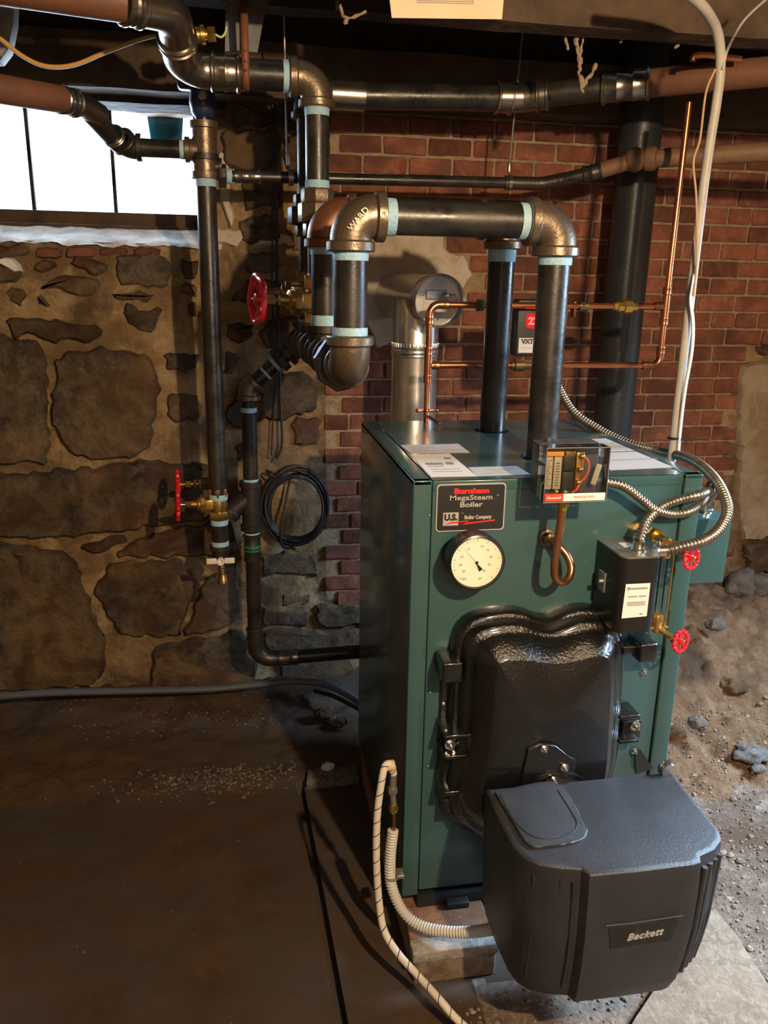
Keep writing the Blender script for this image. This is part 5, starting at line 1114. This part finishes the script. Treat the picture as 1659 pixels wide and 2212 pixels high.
# ================================================================== STONES AND RUBBLE
def rock(label, px, py, y_, s, m_, sc=(1, 1, .7), sd=0, cat='rock', name='rock'):
    c = at(px, py, y=y_); q = MB(); q.ball((0, 0, 0), 1, sc, 12); q.v = [tuple(Vector(v)*s*(1+.35*n3(v[0]+sd, v[1], v[2], 1.3)+.08*n3(v[0]+sd, v[1], v[2], 6))) for v in q.v]
    o = obj(name, q, m_, smooth=70); c.z = max(c.z, hgt(c.x, c.y)+s*.15*sc[2]); o.location = c; return tag(o, label, cat)
GST = earth('grey_stone', [(.14, .115, .09), (.085, .07, .055), (.18, .15, .12)], [8, 30], .8, 40)
rock('rounded brown-grey stone lying on the dirt bank right of the boiler', 1506, 1560, .62, .026, GST, (1.2, 1, .8), 1)
rock('whitish grey rock at the right edge of the gravel', 1625, 1628, .52, .045, RUBB, (1.5, 1, .5), 2)
rock('smaller pale rock just in front of the whitish one', 1638, 1660, .46, .020, RUBB, (1.2, 1, .7), 3)
rock('grey boulder half buried at the top of the dirt bank below the wiring box', 1600, 1262, 1.28, .075, GST, (1, .8, .8), 4)
rock('second grey boulder beside the first, nearer the right edge', 1642, 1268, 1.26, .07, GST, (.9, .8, .9), 5)
rock('dark stone poking out of the dirt bank above the rounded one', 1545, 1348, 1.0, .035, GST, (1, .8, .7), 6)
rock('brown stone with a pale streak in the lower dirt bank', 1585, 1480, .80, .045, BANK, (1.3, .9, .6), 7)
rock('small white chip of plaster lying on the concrete lump left of the boiler', 709, 1656, .72, .016, DUSTP, (1.3, 1, .9), 8, 'plaster chip', 'plaster_chip')
rock('small stone beside the foot of the wall, near the boiler back corner', 700, 1540, 1.05, .026, DIRTL, (1.3, 1, .8), 9)
rock('pale stone among the debris at the boiler back corner', 735, 1560, 1.0, .022, BANK, (1.2, 1, .8), 11)
# ragged concrete lump behind the boiler's left edge
P_ = [at(a, b, z=-.10) for a, b in ((662, 1692), (664, 1668), (700, 1660), (770, 1655), (775, 1682), (730, 1686), (700, 1690))]
q = MB(); q.prism([(p.x, p.y) for p in P_], .045, (Vector((0, 0, -.135)), X, Y, Z), .006); t = obj('concrete_lump', q, RUBB); tag(t, 'ragged grey concrete lump at the left rear corner of the boiler', 'concrete lump')
P_ = [at(a, b, z=-.098) for a, b in ((1300, 2330), (1370, 2200), (1450, 2080), (1500, 1985), (1545, 1962), (1592, 2020), (1655, 2120), (1720, 2230), (1700, 2330))]
q = MB(); q.prism([(p.x, p.y) for p in P_], .022, (Vector((0, 0, -.120)), X, Y, Z), .003); t = obj('flagstone', q, earth('tan_flag', [(.26, .19, .13), (.19, .135, .09), (.32, .25, .18)], [9, 40], .6, 60)); tag(t, 'flat pale concrete flag on the floor under the burner cover, at the bottom right', 'flagstone')
random.seed(11); q = MB()
def peb(x, y_, s):
    z = hgt(x, y_); n = 6; c = Vector((x, y_, z+s*.3)); ph_ = random.random()*6; vs = []; sx__ = random.uniform(.7, 1.5)
    for i, (k, h) in enumerate(((.6, -.6), (1, 0), (.55, .55))):
        for j in range(n): w = ph_+2*math.pi*j/n; vs.append(c+Vector((math.cos(w)*s*k*sx__, math.sin(w)*s*k, h*s))*random.uniform(.85, 1.1)*1 if False else c+Vector((math.cos(w)*s*k*sx__, math.sin(w)*s*k, h*s)))
    fs = [(a*n+j, a*n+(j+1) % n, (a+1)*n+(j+1) % n, (a+1)*n+j) for a in range(2) for j in range(n)]+[tuple(2*n+j for j in range(n))]; q.ct = random.random(); q.add(vs, fs)
PEB2 = earth('loose_pebbles', [(.22, .165, .12), (.14, .10, .07), (.30, .24, .19)], [30, 60], .3, 60, attr='tint')
for _ in range(9000):
    x = random.uniform(.52, 1.9); y_ = random.uniform(-.75, .75)
    if y_ > -.01 and x < .71: continue
    peb(x, y_, random.choice([.0018, .0025, .003, .004]) if random.random() < .975 else random.uniform(.006, .011))
for _ in range(420): peb(random.uniform(.08, .6), random.uniform(-.8, -.20), random.uniform(.002, .006))
t = obj('gravel', q, PEB2, tint=True); tag(t, 'loose gravel strewn over the dirt right of and in front of the boiler', 'gravel', None, 'stuff')
q = MB()
for _ in range(700):
    x = random.gauss(-.42, .17); y_ = .74+random.gauss(0, .035)
    if x < -.21: peb(x, y_, random.uniform(.002, .006))
for _ in range(300): peb(random.uniform(-1.1, -.02), random.uniform(1.05, 1.36), random.uniform(.002, .005))
for _ in range(60): peb(random.uniform(-1.1, -.2), random.uniform(-.6, .7), random.uniform(.0015, .003))
t = obj('rubble', q, earth('dirty_rubble', [(.13, .10, .085), (.085, .065, .05), (.17, .15, .13)], [30, 60], .3, 60, attr='tint'), tint=True); tag(t, 'crumbled rubble along the edge of the slab left of the boiler', 'rubble', None, 'stuff')
